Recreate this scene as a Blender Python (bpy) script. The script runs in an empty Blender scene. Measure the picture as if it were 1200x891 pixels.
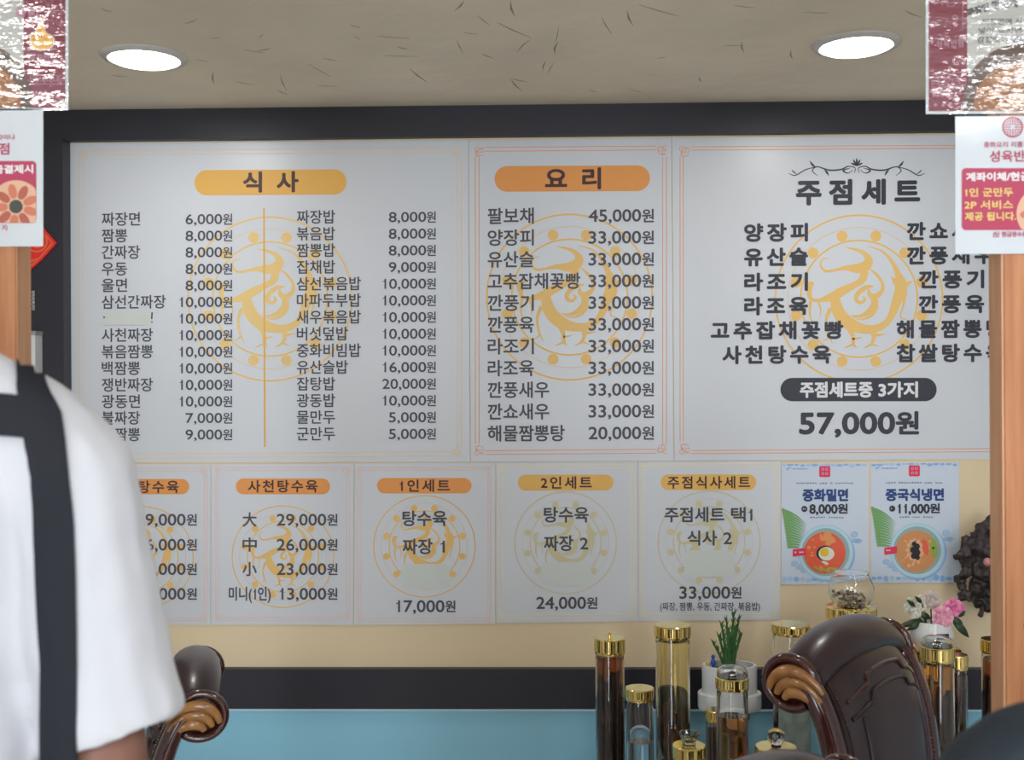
import bpy, bmesh, math, random
from mathutils import Vector, Matrix
from mathutils.bvhtree import BVHTree
random.seed(7)
SC = bpy.context.scene
COL = SC.collection
PI = math.pi

# ---------------------------------------------------------------- camera
EYE = Vector((0, 0, 1.45))
F = 1330.0                                   # focal length in pixels of the 1200x891 frame
YAW, ROLL = math.radians(1.35), -0.0058
ROT = Matrix.Rotation(YAW, 3, 'Z') @ Matrix.Rotation(PI / 2, 3, 'X') @ Matrix.Rotation(ROLL, 3, 'Z')
cd = bpy.data.cameras.new('camera'); cam = bpy.data.objects.new('camera', cd); COL.objects.link(cam)
cam.matrix_world = Matrix.Translation(EYE) @ ROT.to_4x4()
cd.sensor_width = 36; cd.lens = F / 1200 * 36; cd.clip_start = 0.02
cd.dof.use_dof = True; cd.dof.focus_distance = 3.3; cd.dof.aperture_fstop = 6.5
SC.camera = cam

# ---------------------------------------------------------------- world, exposure
w = bpy.data.worlds.new('world'); SC.world = w; w.use_nodes = True
w.node_tree.nodes['Background'].inputs[0].default_value = (0.9, 0.95, 1, 1)
w.node_tree.nodes['Background'].inputs[1].default_value = 0.15
SC.view_settings.view_transform = 'Standard'; SC.view_settings.look = 'None'
SC.view_settings.gamma = 1; SC.view_settings.exposure = -0.14

ZC = 2.30            # ceiling height
YW = 3.53            # plane of the menu wall

# ---------------------------------------------------------------- pixel -> world helpers
def ray(px, py):
    return (ROT @ Vector(((px - 600) / F, -(py - 445.5) / F, -1))).normalized()
def at(px, py, Y):
    d = ray(px, py); return EYE + d * ((Y - EYE.y) / d.y)
def atz(px, py, Z):
    d = ray(px, py); return EYE + d * ((Z - EYE.z) / d.z)

# ceiling area lamps: one in each downlight, plus an unseen tube and panel added for glare and fill
def area(name, loc, size, power, rot=(0, 0, 0), shape='DISK', color=(1, 1, 1), size_y=None):
    l = bpy.data.lights.new(name, 'AREA'); l.shape = shape; l.size = size; l.energy = power; l.color = color
    if size_y: l.size_y = size_y
    o = bpy.data.objects.new(name, l); o.location = loc; o.rotation_euler = rot; COL.objects.link(o); return o
DOWN_PX = [(169, 66), (1003, 51)]
DOWN = [atz(x, y, ZC) for x, y in DOWN_PX]
BACK_DOWN = [Vector((-1.2, 0.85, ZC)), Vector((-0.35, -0.25, ZC)), Vector((1.2, -1.6, ZC)), Vector((-1.2, -1.6, ZC))]
for p in DOWN: area('downlight_lamp', (p.x, p.y, ZC - 0.024), 0.17, 3.2, color=(1.0, 0.98, 0.95))
for p in BACK_DOWN: area('downlight_lamp', (p.x, p.y, ZC - 0.024), 0.17, 5.0, color=(1.0, 0.98, 0.96))
GLARE_TUBE = (1.33, 0.42)  # unseen fixture, added so the corner sign picks up glare
area('glare_tube_lamp', (GLARE_TUBE[0], GLARE_TUBE[1], ZC - 0.075), 0.16, 15.0, shape='RECTANGLE', size_y=1.1, color=(0.93, 0.97, 1.0))
FILL_PANELS = [(0.0, -1.1)]  # unseen ceiling panel, added as fill for the room
for x, y in FILL_PANELS: area('fill_panel_lamp', (x, y, ZC - 0.045), 1.2, 21.0, shape='RECTANGLE', size_y=0.6, color=(0.92, 0.96, 1.0))
ADDED_WINDOWS = [(-1.35, 0.95), (1.05, 1.25)]      # centre x and width of windows added behind the viewer for bottle streaks
for x, wd in ADDED_WINDOWS: area('added_window_lamp', (x, -2.93, 1.25), wd, 21.0, rot=(PI / 2, 0, 0), shape='RECTANGLE', size_y=1.7, color=(0.84, 0.92, 1.0))

# ---------------------------------------------------------------- materials
def lin(c):
    c = c / 255.0
    return c / 12.92 if c <= 0.04045 else ((c + 0.055) / 1.055) ** 2.4
def S(r, g, b, k=0.55):
    c = [lin(v) / k for v in (r, g, b)]; q = min(1.0, 0.86 / max(c))
    return tuple(v * q for v in c)
MATS = {}
def mat(name, col, rough=0.6, metal=0.0, trans=0.0, ior=1.45, coat=0.0, coat_rough=0.05, emit=0.0, var=0.0, vscale=8.0,
        stretch=(1, 1, 1), bump=0.0, bscale=60.0, bstretch=(1, 1, 1), bdist=0.01, sheen=0.0, spec=0.5, sss=0.0, coords='Object', col2=None, wave=False, alpha=1.0):
    if name in MATS: return MATS[name]
    m = bpy.data.materials.new(name); m.use_nodes = True; MATS[name] = m
    nt = m.node_tree; N = nt.nodes; L = nt.links; b = N['Principled BSDF']
    b.inputs['Base Color'].default_value = (*col, 1); b.inputs['Roughness'].default_value = rough
    b.inputs['Metallic'].default_value = metal; b.inputs['Transmission Weight'].default_value = trans
    b.inputs['IOR'].default_value = ior; b.inputs['Coat Weight'].default_value = coat
    b.inputs['Coat Roughness'].default_value = coat_rough; b.inputs['Specular IOR Level'].default_value = spec
    b.inputs['Sheen Weight'].default_value = sheen; b.inputs['Subsurface Weight'].default_value = sss
    b.inputs['Subsurface Radius'].default_value = (0.01, 0.004, 0.002); b.inputs['Alpha'].default_value = alpha
    if emit:
        b.inputs['Emission Color'].default_value = (*col, 1); b.inputs['Emission Strength'].default_value = emit
    def vec(st):
        if coords == 'World':
            t = N.new('ShaderNodeNewGeometry').outputs['Position']
        else:
            t = N.new('ShaderNodeTexCoord').outputs['Object']
        mp = N.new('ShaderNodeMapping'); mp.inputs['Scale'].default_value = st; L.new(t, mp.inputs['Vector']); return mp.outputs['Vector']
    if var or col2:
        if wave:
            n = N.new('ShaderNodeTexWave'); n.inputs['Scale'].default_value = vscale; n.inputs['Distortion'].default_value = 6; n.inputs['Detail'].default_value = 3
            fac = n.outputs['Fac']
        else:
            n = N.new('ShaderNodeTexNoise'); n.inputs['Scale'].default_value = vscale; n.inputs['Detail'].default_value = 5
            fac = n.outputs['Fac']
        L.new(vec(stretch), n.inputs['Vector'])
        r = N.new('ShaderNodeValToRGB'); L.new(fac, r.inputs['Fac'])
        r.color_ramp.elements[0].position = 0.3; r.color_ramp.elements[1].position = 0.7
        c2 = col2 or tuple(v * (1 - var) for v in col)
        r.color_ramp.elements[0].color = (*c2, 1); r.color_ramp.elements[1].color = (*[min(1, v * (1 + var * .5)) for v in col], 1)
        L.new(r.outputs['Color'], b.inputs['Base Color'])
    if bump:
        n = N.new('ShaderNodeTexNoise'); n.inputs['Scale'].default_value = bscale; n.inputs['Detail'].default_value = 4
        L.new(vec(bstretch), n.inputs['Vector'])
        bp = N.new('ShaderNodeBump'); bp.inputs['Strength'].default_value = bump; bp.inputs['Distance'].default_value = bdist
        L.new(n.outputs['Fac'], bp.inputs['Height']); L.new(bp.outputs['Normal'], b.inputs['Normal'])
        if coat: L.new(bp.outputs['Normal'], b.inputs['Coat Normal'])
    return m

def wallprint(name, rgb, k=0.55):      # satin print on the wall boards
    return mat('print_' + name, S(*rgb, k), rough=0.42, spec=0.35, coords='World', bump=0.05, bscale=3, bdist=0.02)
LAM = ['flat']
def lamprint(name, rgb, k=0.8):        # print under gloss laminate: nearly flat, or badly crinkled
    if LAM[0] == 'flat': return mat('laminate_' + name, S(*rgb, k), rough=0.5, coat=0.35, coat_rough=0.12, coords='World', bump=0.12, bscale=5, bdist=0.02)
    m = mat('crinkled_laminate_' + name, S(*rgb, k), rough=0.5, coat=1.0, coat_rough=0.035, coords='World', bump=0.30, bscale=11, bstretch=(1, 1, 3.4), bdist=0.02)
    m.node_tree.nodes['Principled BSDF'].inputs['Coat IOR'].default_value = 1.85; return m

M_wall = mat('cream_wall', (0.84, 0.69, 0.46), rough=0.7, bump=0.1, bscale=90, bdist=0.002, var=0.05, vscale=1.5)
M_ceil = mat('plaster_ceiling', (0.86, 0.775, 0.62), rough=0.85, bump=0.35, bscale=14, bdist=0.01, var=0.10, vscale=2.5)
M_mark = mat('trowel_mark_shade', (0.36, 0.31, 0.25), rough=0.9)  # brown stands in for shade inside the trowel grooves
M_dark = mat('charcoal_trim', S(31, 31, 38), rough=0.45, var=0.1, vscale=3)
M_blue = mat('blue_panel', S(116, 164, 184), rough=0.35, var=0.05, vscale=1.2)
M_edgerefl = mat('edge_reflection', S(150, 175, 185), rough=0.3)  # pale colour paints the reflection line along the blue panel's top
M_hall = mat('hall_wall', (0.52, 0.53, 0.55), rough=0.8)
M_floor = mat('floor_tile', (0.50, 0.46, 0.40), rough=0.35, var=0.12, vscale=4)
M_wood = mat('oak_post', S(186, 128, 88, .85), rough=0.5, col2=S(160, 102, 66, .85), vscale=9, stretch=(9, 9, 0.7), bump=0.1, bscale=40, bstretch=(6, 6, .3), bdist=0.002)
M_woodl = mat('pale_post_face', S(206, 158, 122, .85), rough=0.5, col2=S(192, 140, 104, .85), vscale=9, stretch=(9, 9, 0.7))
M_paper = mat('board_sheet', (0.70, 0.73, 0.785), rough=0.3, spec=0.5, coords='World', bump=0.12, bscale=2.2, bdist=0.03, var=0.03, vscale=2)
M_black = mat('near_black', (0.012, 0.012, 0.014), rough=0.4)
M_gold = mat('gold_metal', (0.95, 0.74, 0.28), rough=0.14, metal=1.0)
M_glass = mat('clear_glass', (0.97, 0.98, 0.97), rough=0.0, trans=1.0, ior=1.45)
M_white = mat('glazed_white', (0.75, 0.77, 0.78), rough=0.2, coat=0.5)
M_leather = mat('oxblood_leather', (0.034, 0.017, 0.023), rough=0.36, coat=0.4, coat_rough=0.2, bump=0.15, bscale=120, bdist=0.001, var=0.2, vscale=5)
M_mahog = mat('glossy_mahogany', (0.060, 0.014, 0.012), rough=0.15, coat=1.0, coat_rough=0.04, var=0.3, vscale=7, stretch=(6, 6, 1))
M_carve = mat('carved_golden_wood', (0.62, 0.30, 0.09), rough=0.22, coat=0.8, coat_rough=0.08, col2=(0.22, 0.09, 0.03), vscale=16)
M_chrome = mat('steel', (0.6, 0.6, 0.6), rough=0.25, metal=1.0)
M_lamp = mat('lamp_glow', (1.0, 0.98, 0.95), emit=14.0)
M_ring = mat('lamp_ring', (0.62, 0.60, 0.57), rough=0.35)

# ---------------------------------------------------------------- mesh builder
class MB:
    def __init__(s): s.v = []; s.f = []; s.m = []; s.mats = []; s.cuts = []; s.auto = False
    def cut(s, label=None, name=None):
        s.cuts.append((len(s.v), len(s.f), label, name))
    def mi(s, m):
        if m not in s.mats: s.mats.append(m)
        return s.mats.index(m)
    def add(s, vs, fs, m):
        o = len(s.v); i = s.mi(m); s.v += [Vector(v) for v in vs]
        for f in fs: s.f.append([o + k for k in f]); s.m.append(i)
    def box(s, lo, hi, m, mtx=None):
        x0, y0, z0 = lo; x1, y1, z1 = hi
        vs = [Vector(p) for p in ((x0, y0, z0), (x1, y0, z0), (x1, y1, z0), (x0, y1, z0), (x0, y0, z1), (x1, y0, z1), (x1, y1, z1), (x0, y1, z1))]
        if mtx: vs = [mtx @ v for v in vs]
        s.add(vs, [(0, 3, 2, 1), (4, 5, 6, 7), (0, 1, 5, 4), (1, 2, 6, 5), (2, 3, 7, 6), (3, 0, 4, 7)], m)
    def tube(s, pts, rad, m, seg=10, cap=True, flat=1.0):
        pts = [Vector(p) for p in pts]
        if not hasattr(rad, '__len__'): rad = [rad] * len(pts)
        vs = []; up = None
        for i, p in enumerate(pts):
            t = (pts[min(i + 1, len(pts) - 1)] - pts[max(i - 1, 0)])
            t = t.normalized() if t.length > 1e-9 else Vector((0, 0, 1))
            if up is None:
                up = Vector((0, 0, 1)) if abs(t.z) < .9 else Vector((1, 0, 0))
            a = t.cross(up)
            a = a.normalized() if a.length > 1e-6 else t.orthogonal().normalized()
            b = a.cross(t).normalized(); up = b
            for k in range(seg):
                an = 2 * PI * k / seg
                vs.append(p + (a * math.cos(an) + b * math.sin(an) * flat) * rad[i])
        fs = []
        for i in range(len(pts) - 1):
            for k in range(seg):
                k2 = (k + 1) % seg
                fs.append((i * seg + k, (i + 1) * seg + k, (i + 1) * seg + k2, i * seg + k2))
        if cap:
            fs.append(tuple(range(seg))); n = (len(pts) - 1) * seg; fs.append(tuple(n + k for k in reversed(range(seg))))
        s.add(vs, fs, m)
    def lathe(s, prof, m, seg=32, c=(0, 0, 0), sx=1, sy=1, rib=0, ribn=0):
        vs = []; c = Vector(c)
        for r, z in prof:
            for k in range(seg):
                an = 2 * PI * k / seg
                rr = r * (1 + (rib * (1 if k % 2 else -1) if ribn else 0))
                vs.append(c + Vector((math.cos(an) * rr * sx, math.sin(an) * rr * sy, z)))
        fs = []
        for i in range(len(prof) - 1):
            for k in range(seg):
                k2 = (k + 1) % seg
                fs.append((i * seg + k, i * seg + k2, (i + 1) * seg + k2, (i + 1) * seg + k))
        if prof[0][0] > 1e-5: fs.append(tuple(reversed(range(seg))))
        if prof[-1][0] > 1e-5:
            n = (len(prof) - 1) * seg; fs.append(tuple(n + k for k in range(seg)))
        s.add(vs, fs, m)
    def ball(s, c, r, m, nu=14, nv=9, jit=0.0):
        c = Vector(c); r = r if hasattr(r, '__len__') else (r, r, r); vs = []
        for i in range(nv + 1):
            t = PI * i / nv
            for k in range(nu):
                p = 2 * PI * k / nu; q = 1 + random.uniform(-jit, jit)
                vs.append(c + Vector((math.sin(t) * math.cos(p) * r[0] * q, math.sin(t) * math.sin(p) * r[1] * q, -math.cos(t) * r[2] * q)))
        fs = [(i * nu + k, i * nu + (k + 1) % nu, (i + 1) * nu + (k + 1) % nu, (i + 1) * nu + k) for i in range(nv) for k in range(nu)]
        s.add(vs, fs, m)
    def grid(s, fn, nu, nv, m, thick=None):
        vs = [Vector(fn(i / nu, j / nv)) for j in range(nv + 1) for i in range(nu + 1)]
        fs = [(j * (nu + 1) + i, j * (nu + 1) + i + 1, (j + 1) * (nu + 1) + i + 1, (j + 1) * (nu + 1) + i) for j in range(nv) for i in range(nu)]
        s.add(vs, fs, m)
    def build(s, name, parent=None, smooth=True, origin=None, angle=40, recalc=False):
        me = bpy.data.meshes.new(name)
        og = Vector(origin) if origin is not None else Vector((0, 0, 0))
        me.from_pydata([v - og for v in s.v], [], s.f)
        for m in s.mats: me.materials.append(m)
        me.polygons.foreach_set('material_index', s.m)
        if smooth:
            me.polygons.foreach_set('use_smooth', [True] * len(me.polygons))
            bm = bmesh.new(); bm.from_mesh(me); bmesh.ops.remove_doubles(bm, verts=bm.verts, dist=1e-6)
            if recalc: bmesh.ops.recalc_face_normals(bm, faces=bm.faces)
            lim = math.radians(angle)
            for e in bm.edges:
                if len(e.link_faces) == 2 and e.calc_face_angle(0) > lim: e.smooth = False
            bm.to_mesh(me); bm.free()
        me.update()
        o = bpy.data.objects.new(name, me); COL.objects.link(o)
        if parent is not None: o.parent = parent
        o.location = og
        return o

def thing(name, label, cat, loc=(0, 0, 0), group=None, rz=0):
    o = bpy.data.objects.new(name, None); COL.objects.link(o); o.location = loc; o.rotation_euler = (0, 0, rz)
    o.empty_display_size = 0.05
    o['label'] = label; o['category'] = cat
    if group: o['group'] = group
    return o
def tag(o, label, cat, group=None):
    o['label'] = label; o['category'] = cat
    if group: o['group'] = group
    return o
def struct(o): o['kind'] = 'structure'; return o
def lab(o, l): o['label'] = l; return o
def child(mb, name, root, **k):
    """mb holds world coordinates; make it a child of root (unrotated) keeping them"""
    if mb.cuts:
        ends = mb.cuts[1:] + [(len(mb.v), len(mb.f), None, None)]
        for (v0, f0, l, nm), (v1, f1, _, _2) in zip(mb.cuts, ends):
            if v1 == v0: continue
            q = MB(); q.v = mb.v[v0:v1]; q.f = [[i - v0 for i in f] for f in mb.f[f0:f1]]; q.m = mb.m[f0:f1]; q.mats = mb.mats
            o = child(q, nm or name, root, **k)
            if l: o['label'] = l
        return o
    o = mb.build(name, root, **k); o.location = o.location - root.location; return o
def hitproxy(obj, mods):
    for t, kw in mods:
        md = obj.modifiers.new(t, t)
        for a, b in kw.items(): setattr(md, a, b)
    bpy.context.view_layer.update()
    dg = bpy.context.evaluated_depsgraph_get()
    me = bpy.data.meshes.new_from_object(obj.evaluated_get(dg))
    obj.modifiers.clear(); obj.data = me
    me.polygons.foreach_set('use_smooth', [True] * len(me.polygons)); me.update()
    return obj

# ================================================================ THE ROOM
XL, XR, YB = -2.6, 2.6, -3.0
def slab(name, lo, hi, m):
    b = MB(); b.box(lo, hi, m); return struct(b.build(name, smooth=False))
floor = slab('floor', (XL - .1, YB - .1, -0.08), (XR + .1, YW + .12, 0), M_floor)
ceil = slab('ceiling', (XL - .1, YB - .1, ZC), (XR + .1, YW + .12, ZC + .08), M_ceil)
slab('wall_back', (XL, YW, 0), (XR, YW + .1, ZC), M_wall)
slab('wall_left', (XL - .1, YB, 0), (XL, YW, ZC), M_hall)
slab('wall_right', (XR, YB, 0), (XR + .1, YW, ZC), M_hall)
slab('wall_front', (XL, YB - .1, 0), (XR, YB, ZC), M_hall)
M_addpane = mat('added_daylight_pane', (0.84, 0.92, 1.0), rough=0.1, emit=6.0)  # glow of the added windows, for streaks on glass and leather
for n, (x, wd) in enumerate(ADDED_WINDOWS):
    fr = slab('added_window_%d' % (n + 1), (x - wd / 2 - .05, YB + .001, .35), (x + wd / 2 + .05, YB + .03, 2.15), M_dark)
    b = MB(); b.box((x - wd / 2, YB + .0305, .40), (x + wd / 2, YB + .034, 2.10), M_addpane); b.build('added_pane', fr, smooth=False)

# trowel marks of the plaster: thin raised slivers, browned for the shade in their grooves, far too many and too small to pick apart
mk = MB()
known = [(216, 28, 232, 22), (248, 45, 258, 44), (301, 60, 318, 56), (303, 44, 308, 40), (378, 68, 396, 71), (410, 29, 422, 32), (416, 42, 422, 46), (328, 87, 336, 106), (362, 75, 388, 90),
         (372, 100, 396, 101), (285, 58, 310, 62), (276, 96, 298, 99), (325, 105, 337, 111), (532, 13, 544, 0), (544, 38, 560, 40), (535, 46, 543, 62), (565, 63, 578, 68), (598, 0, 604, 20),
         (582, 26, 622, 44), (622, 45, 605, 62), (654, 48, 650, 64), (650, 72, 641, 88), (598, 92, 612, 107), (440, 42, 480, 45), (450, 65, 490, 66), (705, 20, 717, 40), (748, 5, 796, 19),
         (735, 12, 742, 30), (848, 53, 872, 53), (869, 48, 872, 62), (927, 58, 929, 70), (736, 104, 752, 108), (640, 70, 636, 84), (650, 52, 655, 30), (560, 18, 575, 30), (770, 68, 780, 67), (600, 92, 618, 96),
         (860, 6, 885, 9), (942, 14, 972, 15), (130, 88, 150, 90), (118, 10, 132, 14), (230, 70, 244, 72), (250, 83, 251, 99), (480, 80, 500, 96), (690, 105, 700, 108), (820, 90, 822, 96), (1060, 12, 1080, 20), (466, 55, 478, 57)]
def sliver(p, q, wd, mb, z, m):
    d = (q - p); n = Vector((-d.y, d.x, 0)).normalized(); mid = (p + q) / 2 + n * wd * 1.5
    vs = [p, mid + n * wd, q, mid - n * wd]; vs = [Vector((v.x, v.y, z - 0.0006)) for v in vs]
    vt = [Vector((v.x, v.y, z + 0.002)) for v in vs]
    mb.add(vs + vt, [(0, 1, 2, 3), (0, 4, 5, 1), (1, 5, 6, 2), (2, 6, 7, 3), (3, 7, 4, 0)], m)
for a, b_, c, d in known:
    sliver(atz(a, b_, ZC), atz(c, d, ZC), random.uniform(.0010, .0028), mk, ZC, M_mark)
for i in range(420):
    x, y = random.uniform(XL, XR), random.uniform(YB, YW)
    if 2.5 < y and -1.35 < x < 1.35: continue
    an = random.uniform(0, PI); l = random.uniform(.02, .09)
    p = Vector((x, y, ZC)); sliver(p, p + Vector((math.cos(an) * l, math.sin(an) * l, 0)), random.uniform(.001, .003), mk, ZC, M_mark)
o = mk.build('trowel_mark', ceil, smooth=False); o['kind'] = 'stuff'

# dark head trim, dark pillar, dado rail, painted reflection line and blue wainscot
zt0 = at(600, 161.5, YW).z
slab('trim_1', (XL, YW - .028, zt0), (XR, YW, ZC), M_dark)
xp = at(74, 300, YW - .06).x
slab('trim_2', (xp - .42, YW - .06, 0), (xp, YW, zt0 - 0.0005), M_dark)
zd1, zd0 = at(600, 782, YW).z, at(600, 828, YW).z
slab('trim_3', (xp + 0.001, YW - .03, zd0), (XR, YW, zd1), M_dark)
slab('trim_4', (xp + 0.001, YW - .034, zd0 - .006), (XR, YW, zd0 - 0.0005), M_edgerefl)  # strip standing in for a reflection on the panel's top edge
bp = MB(); bp.box((xp + .001, YW - .02, 0.09), (XR, YW, zd0 - .0065), M_blue)
struct(bp.build('trim_5', smooth=False))
slab('baseboard_back', (xp + .001, YW - .03, 0), (XR, YW, .0895), M_dark)

# ================================================================ DOWNLIGHTS
def downlight(p, label, group=None):
    t = thing('downlight', label, 'ceiling light', (p.x, p.y, ZC), group)
    r = MB(); r.lathe([(.085, .004), (.085, -.006), (.092, -.011), (.104, -.009), (.110, -.002), (.110, .003)], M_ring, 48)
    r.build('trim_ring', t)
    g = MB(); g.lathe([(0.0001, -.019), (.05, -.0185), (.078, -.016), (.0848, -.008), (.0848, .004)], M_lamp, 40)
    g.build('diffuser', t)
    return t
downlight(DOWN[0], 'round recessed ceiling light above the rice-and-noodle menu board with 식사 banner', )
downlight(DOWN[1], 'round recessed ceiling light above the large set menu board at the corner sign')
for p in BACK_DOWN: downlight(p, 'round recessed ceiling light behind the viewer', 'ceiling lights behind the viewer')
t = thing('glare_tube_light', 'long white ceiling tube light added out of view for sign glare', 'ceiling light', (GLARE_TUBE[0], GLARE_TUBE[1], ZC))  # added out of view to throw glare on the laminate
b = MB(); b.box((-.06, -.62, -.04), (.06, .62, 0), M_ring); b.build('housing', t, smooth=False)
b = MB(); b.tube([(0, -.58, -.055), (0, .58, -.055)], .016, mat('glare_tube_glow', (.93, .97, 1), emit=22.0), 14); b.build('tube', t)
for x, y in FILL_PANELS:  # added out of view to fill the room with light
    t = thing('fill_panel_light', 'white rectangular ceiling panel light added behind the viewer as fill', 'ceiling light', (x, y, ZC))
    b = MB(); b.box((-.64, -.34, -.03), (.64, .34, 0), M_ring); b.build('frame', t, smooth=False)
    b = MB(); b.box((-.6, -.3, -.034), (.6, .3, -.0302), mat('fill_panel_glow', (1, 1, 1), emit=5.0)); b.build('diffuser', t, smooth=False)

# ================================================================ GLYPHS
class Glyphs:
    def __init__(s): s.c = {}
    def load(s, chars):
        cs = [c for c in sorted(set(chars)) if c not in ' 1']
        res = {}
        for key, suf in (('g', ''), ('w', 'A')):           # one text object, one glyph per line, split again by line
            cu = bpy.data.curves.new('glyph', 'FONT'); cu.body = '\n'.join(c + suf for c in cs); cu.size = 1; cu.resolution_u = 4; cu.space_line = 3
            ob = bpy.data.objects.new('glyph', cu); COL.objects.link(ob); bpy.context.view_layer.update()
            me = bpy.data.meshes.new_from_object(ob.evaluated_get(bpy.context.evaluated_depsgraph_get()))
            res[key] = ([(v.co.x, v.co.y) for v in me.vertices], [tuple(p.vertices) for p in me.polygons])
            bpy.data.meshes.remove(me); bpy.data.objects.remove(ob); bpy.data.curves.remove(cu)
        vg, fg = res['g']; row = lambda y: int(round((.35 - y) / 3.0))
        for c in cs: s.c[c] = [[], [], 0]
        new = {}
        for n, (x, y) in enumerate(vg):
            r = row(y); g = s.c[cs[r]]; new[n] = (r, len(g[0])); g[0].append((x, y + 3.0 * r))
        for f in fg: s.c[cs[new[f[0]][0]]][1].append(tuple(new[k][1] for k in f))
        for x, y in res['w'][0]:
            g = s.c[cs[row(y)]]; g[2] = max(g[2], x - 0.667)
        s.c['1'] = [[(.13, .50), (.24, .545), (.27, .69), (.335, .69), (.335, 0), (.255, 0), (.255, .50)], [(0, 1, 6), (1, 2, 3), (1, 3, 6), (3, 4, 5), (3, 5, 6)], .50]
        s.c[' '] = [[], [], .30]
G = Glyphs()
TEXTCHARS = "짜장면짬뽕간우동울삼선사천볶음백쟁반광불밥잡채마파두부새버섯덮중화비빔유산슬탕물만군팔보양피고추꽃빵깐풍기육라조쇼해식요리주점세트찹쌀가지원인수택미니大中小밀국냉성틀차이나계좌체현금결제시서비스공됩다단영증맛있게먹는법꿀팁에초넣어드감칠납()0123456789,./PX"
G.load(TEXTCHARS)

def slope(y): return -0.0058 + 1.77e-5 * (y - 445)
def layout(s, track=0.0):
    x = 0; out = []
    for ch in s:
        vs, fs, a = G.c[ch]; out.append((x, vs, fs)); x += a + (track if ch != ' ' else track)
    xs = [x0 + v[0] for x0, vs, fs in out for v in vs]
    return out, min(xs), max(xs)
BOLD8 = [(math.cos(k * PI / 4), math.sin(k * PI / 4)) for k in range(8)]
def text(mb, s, xl, xr, yc, h, m, Y, weight=0.0, track=0.0, digits=False, sl=None, rot=0.0):
    """fit the ink of s to xl..xr; Hangul body height h centred on yc (picture rows); strokes thickened by weight (px)"""
    if mb.auto and s != '원': mb.cut('print reading ' + s)
    out, a, b = layout(s, track)
    sx = (xr - xl) / (b - a)
    sy = h / (0.70 if digits else 0.905); cy = 0.347 if digits else 0.3745
    sl = slope(yc) if sl is None else sl
    offs = [(0, 0)] + ([(u * weight, v * weight) for u, v in BOLD8] if weight else [])
    cx = (xl + xr) / 2
    for n, (ox, oy) in enumerate(offs):
        for x0, vs, fs in out:
            if not vs: continue
            pts = []
            for vx, vy in vs:
                px = xl + (x0 + vx - a) * sx + ox; py = yc - (vy - cy) * sy + oy
                if rot:
                    dx, dy = px - cx, py - yc; px = cx + dx * math.cos(rot) + dy * math.sin(rot); py = yc - dx * math.sin(rot) + dy * math.cos(rot)
                pts.append(at(px, py + sl * (px - cx), Y - 2e-5 * n))
            mb.add(pts, fs, m)
def poly(mb, pts, m, Y):
    mb.add([at(x, y, Y) for x, y in pts], [tuple(range(len(pts)))], m)
def disc(mb, x, y, r, m, Y, n=28, ry=None, rot=0.0, clip=None):
    ry = ry or r; ps = []
    for k in range(n):
        a = 2 * PI * k / n; u, v = r * math.cos(a), ry * math.sin(a)
        p = [x + u * math.cos(rot) - v * math.sin(rot), y + u * math.sin(rot) + v * math.cos(rot)]
        if clip: p = [min(max(p[0], clip[0]), clip[2]), min(max(p[1], clip[1]), clip[3])]
        ps.append(p)
    poly(mb, ps, m, Y)
def ring(mb, x, y, r, wd, m, Y, n=96, a0=0, a1=2 * PI):
    vs = []; full = abs(a1 - a0 - 2 * PI) < 1e-6
    for k in range(n + 1):
        a = a0 + (a1 - a0) * k / n
        for q in (r - wd / 2, r + wd / 2): vs.append(at(x + q * math.cos(a), y + q * math.sin(a), Y))
    mb.add(vs, [(2 * k, 2 * k + 1, 2 * k + 3, 2 * k + 2) for k in range(n)], m)
def catmull(p, n=6):
    out = []
    for i in range(len(p) - 1):
        a, b, c, d = p[max(i - 1, 0)], p[i], p[i + 1], p[min(i + 2, len(p) - 1)]
        for k in range(n):
            t = k / n
            out.append([0.5 * (2 * b[j] + (c[j] - a[j]) * t + (2 * a[j] - 5 * b[j] + 4 * c[j] - d[j]) * t * t + (3 * b[j] - a[j] - 3 * c[j] + d[j]) * t ** 3) for j in range(len(b))])
    out.append(list(p[-1])); return out
def stroke(mb, pts, m, Y, n=6):
    """ribbon through (x, y, halfwidth) points"""
    p = catmull(pts, n) if n > 1 else [list(q) for q in pts]; vs = []
    for i, q in enumerate(p):
        a, b = p[max(i - 1, 0)], p[min(i + 1, len(p) - 1)]
        dx, dy = b[0] - a[0], b[1] - a[1]; l = math.hypot(dx, dy) or 1
        nx, ny = -dy / l, dx / l; h = max(q[2], 0.05)
        vs += [(q[0] + nx * h, q[1] + ny * h), (q[0] - nx * h, q[1] - ny * h)]
    out = []
    for i in range(len(p) - 1):          # each piece of the ribbon a hair above the one before, so folds never coincide
        for k in (2 * i, 2 * i + 1, 2 * i + 3, 2 * i + 2): out.append(at(vs[k][0], vs[k][1], Y - 4e-6 * i))
    mb.add(out, [(4 * i, 4 * i + 1, 4 * i + 2, 4 * i + 3) for i in range(len(p) - 1)], m)
def rrect(mb, x0, y0, x1, y1, r, m, Y, n=8, sl=0.0):
    ps = []; cx = (x0 + x1) / 2
    for (ax, ay, s) in ((x1 - r, y0 + r, -PI / 2), (x1 - r, y1 - r, 0), (x0 + r, y1 - r, PI / 2), (x0 + r, y0 + r, PI)):
        for k in range(n + 1):
            a = s + PI / 2 * k / n; px = ax + r * math.cos(a); ps.append((px, ay + r * math.sin(a) + sl * (px - cx)))
    poly(mb, ps, m, Y)
def sheet(mb, q, m, Y0, th):
    f = [at(x, y, Y0 - th) for x, y in q]; b = [at(x, y, Y0 - th) + Vector((0, th, 0)) for x, y in q]
    mb.add(f + b, [(0, 3, 2, 1), (4, 5, 6, 7), (0, 1, 5, 4), (1, 2, 6, 5), (2, 3, 7, 6), (3, 0, 4, 7)], m)
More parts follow.
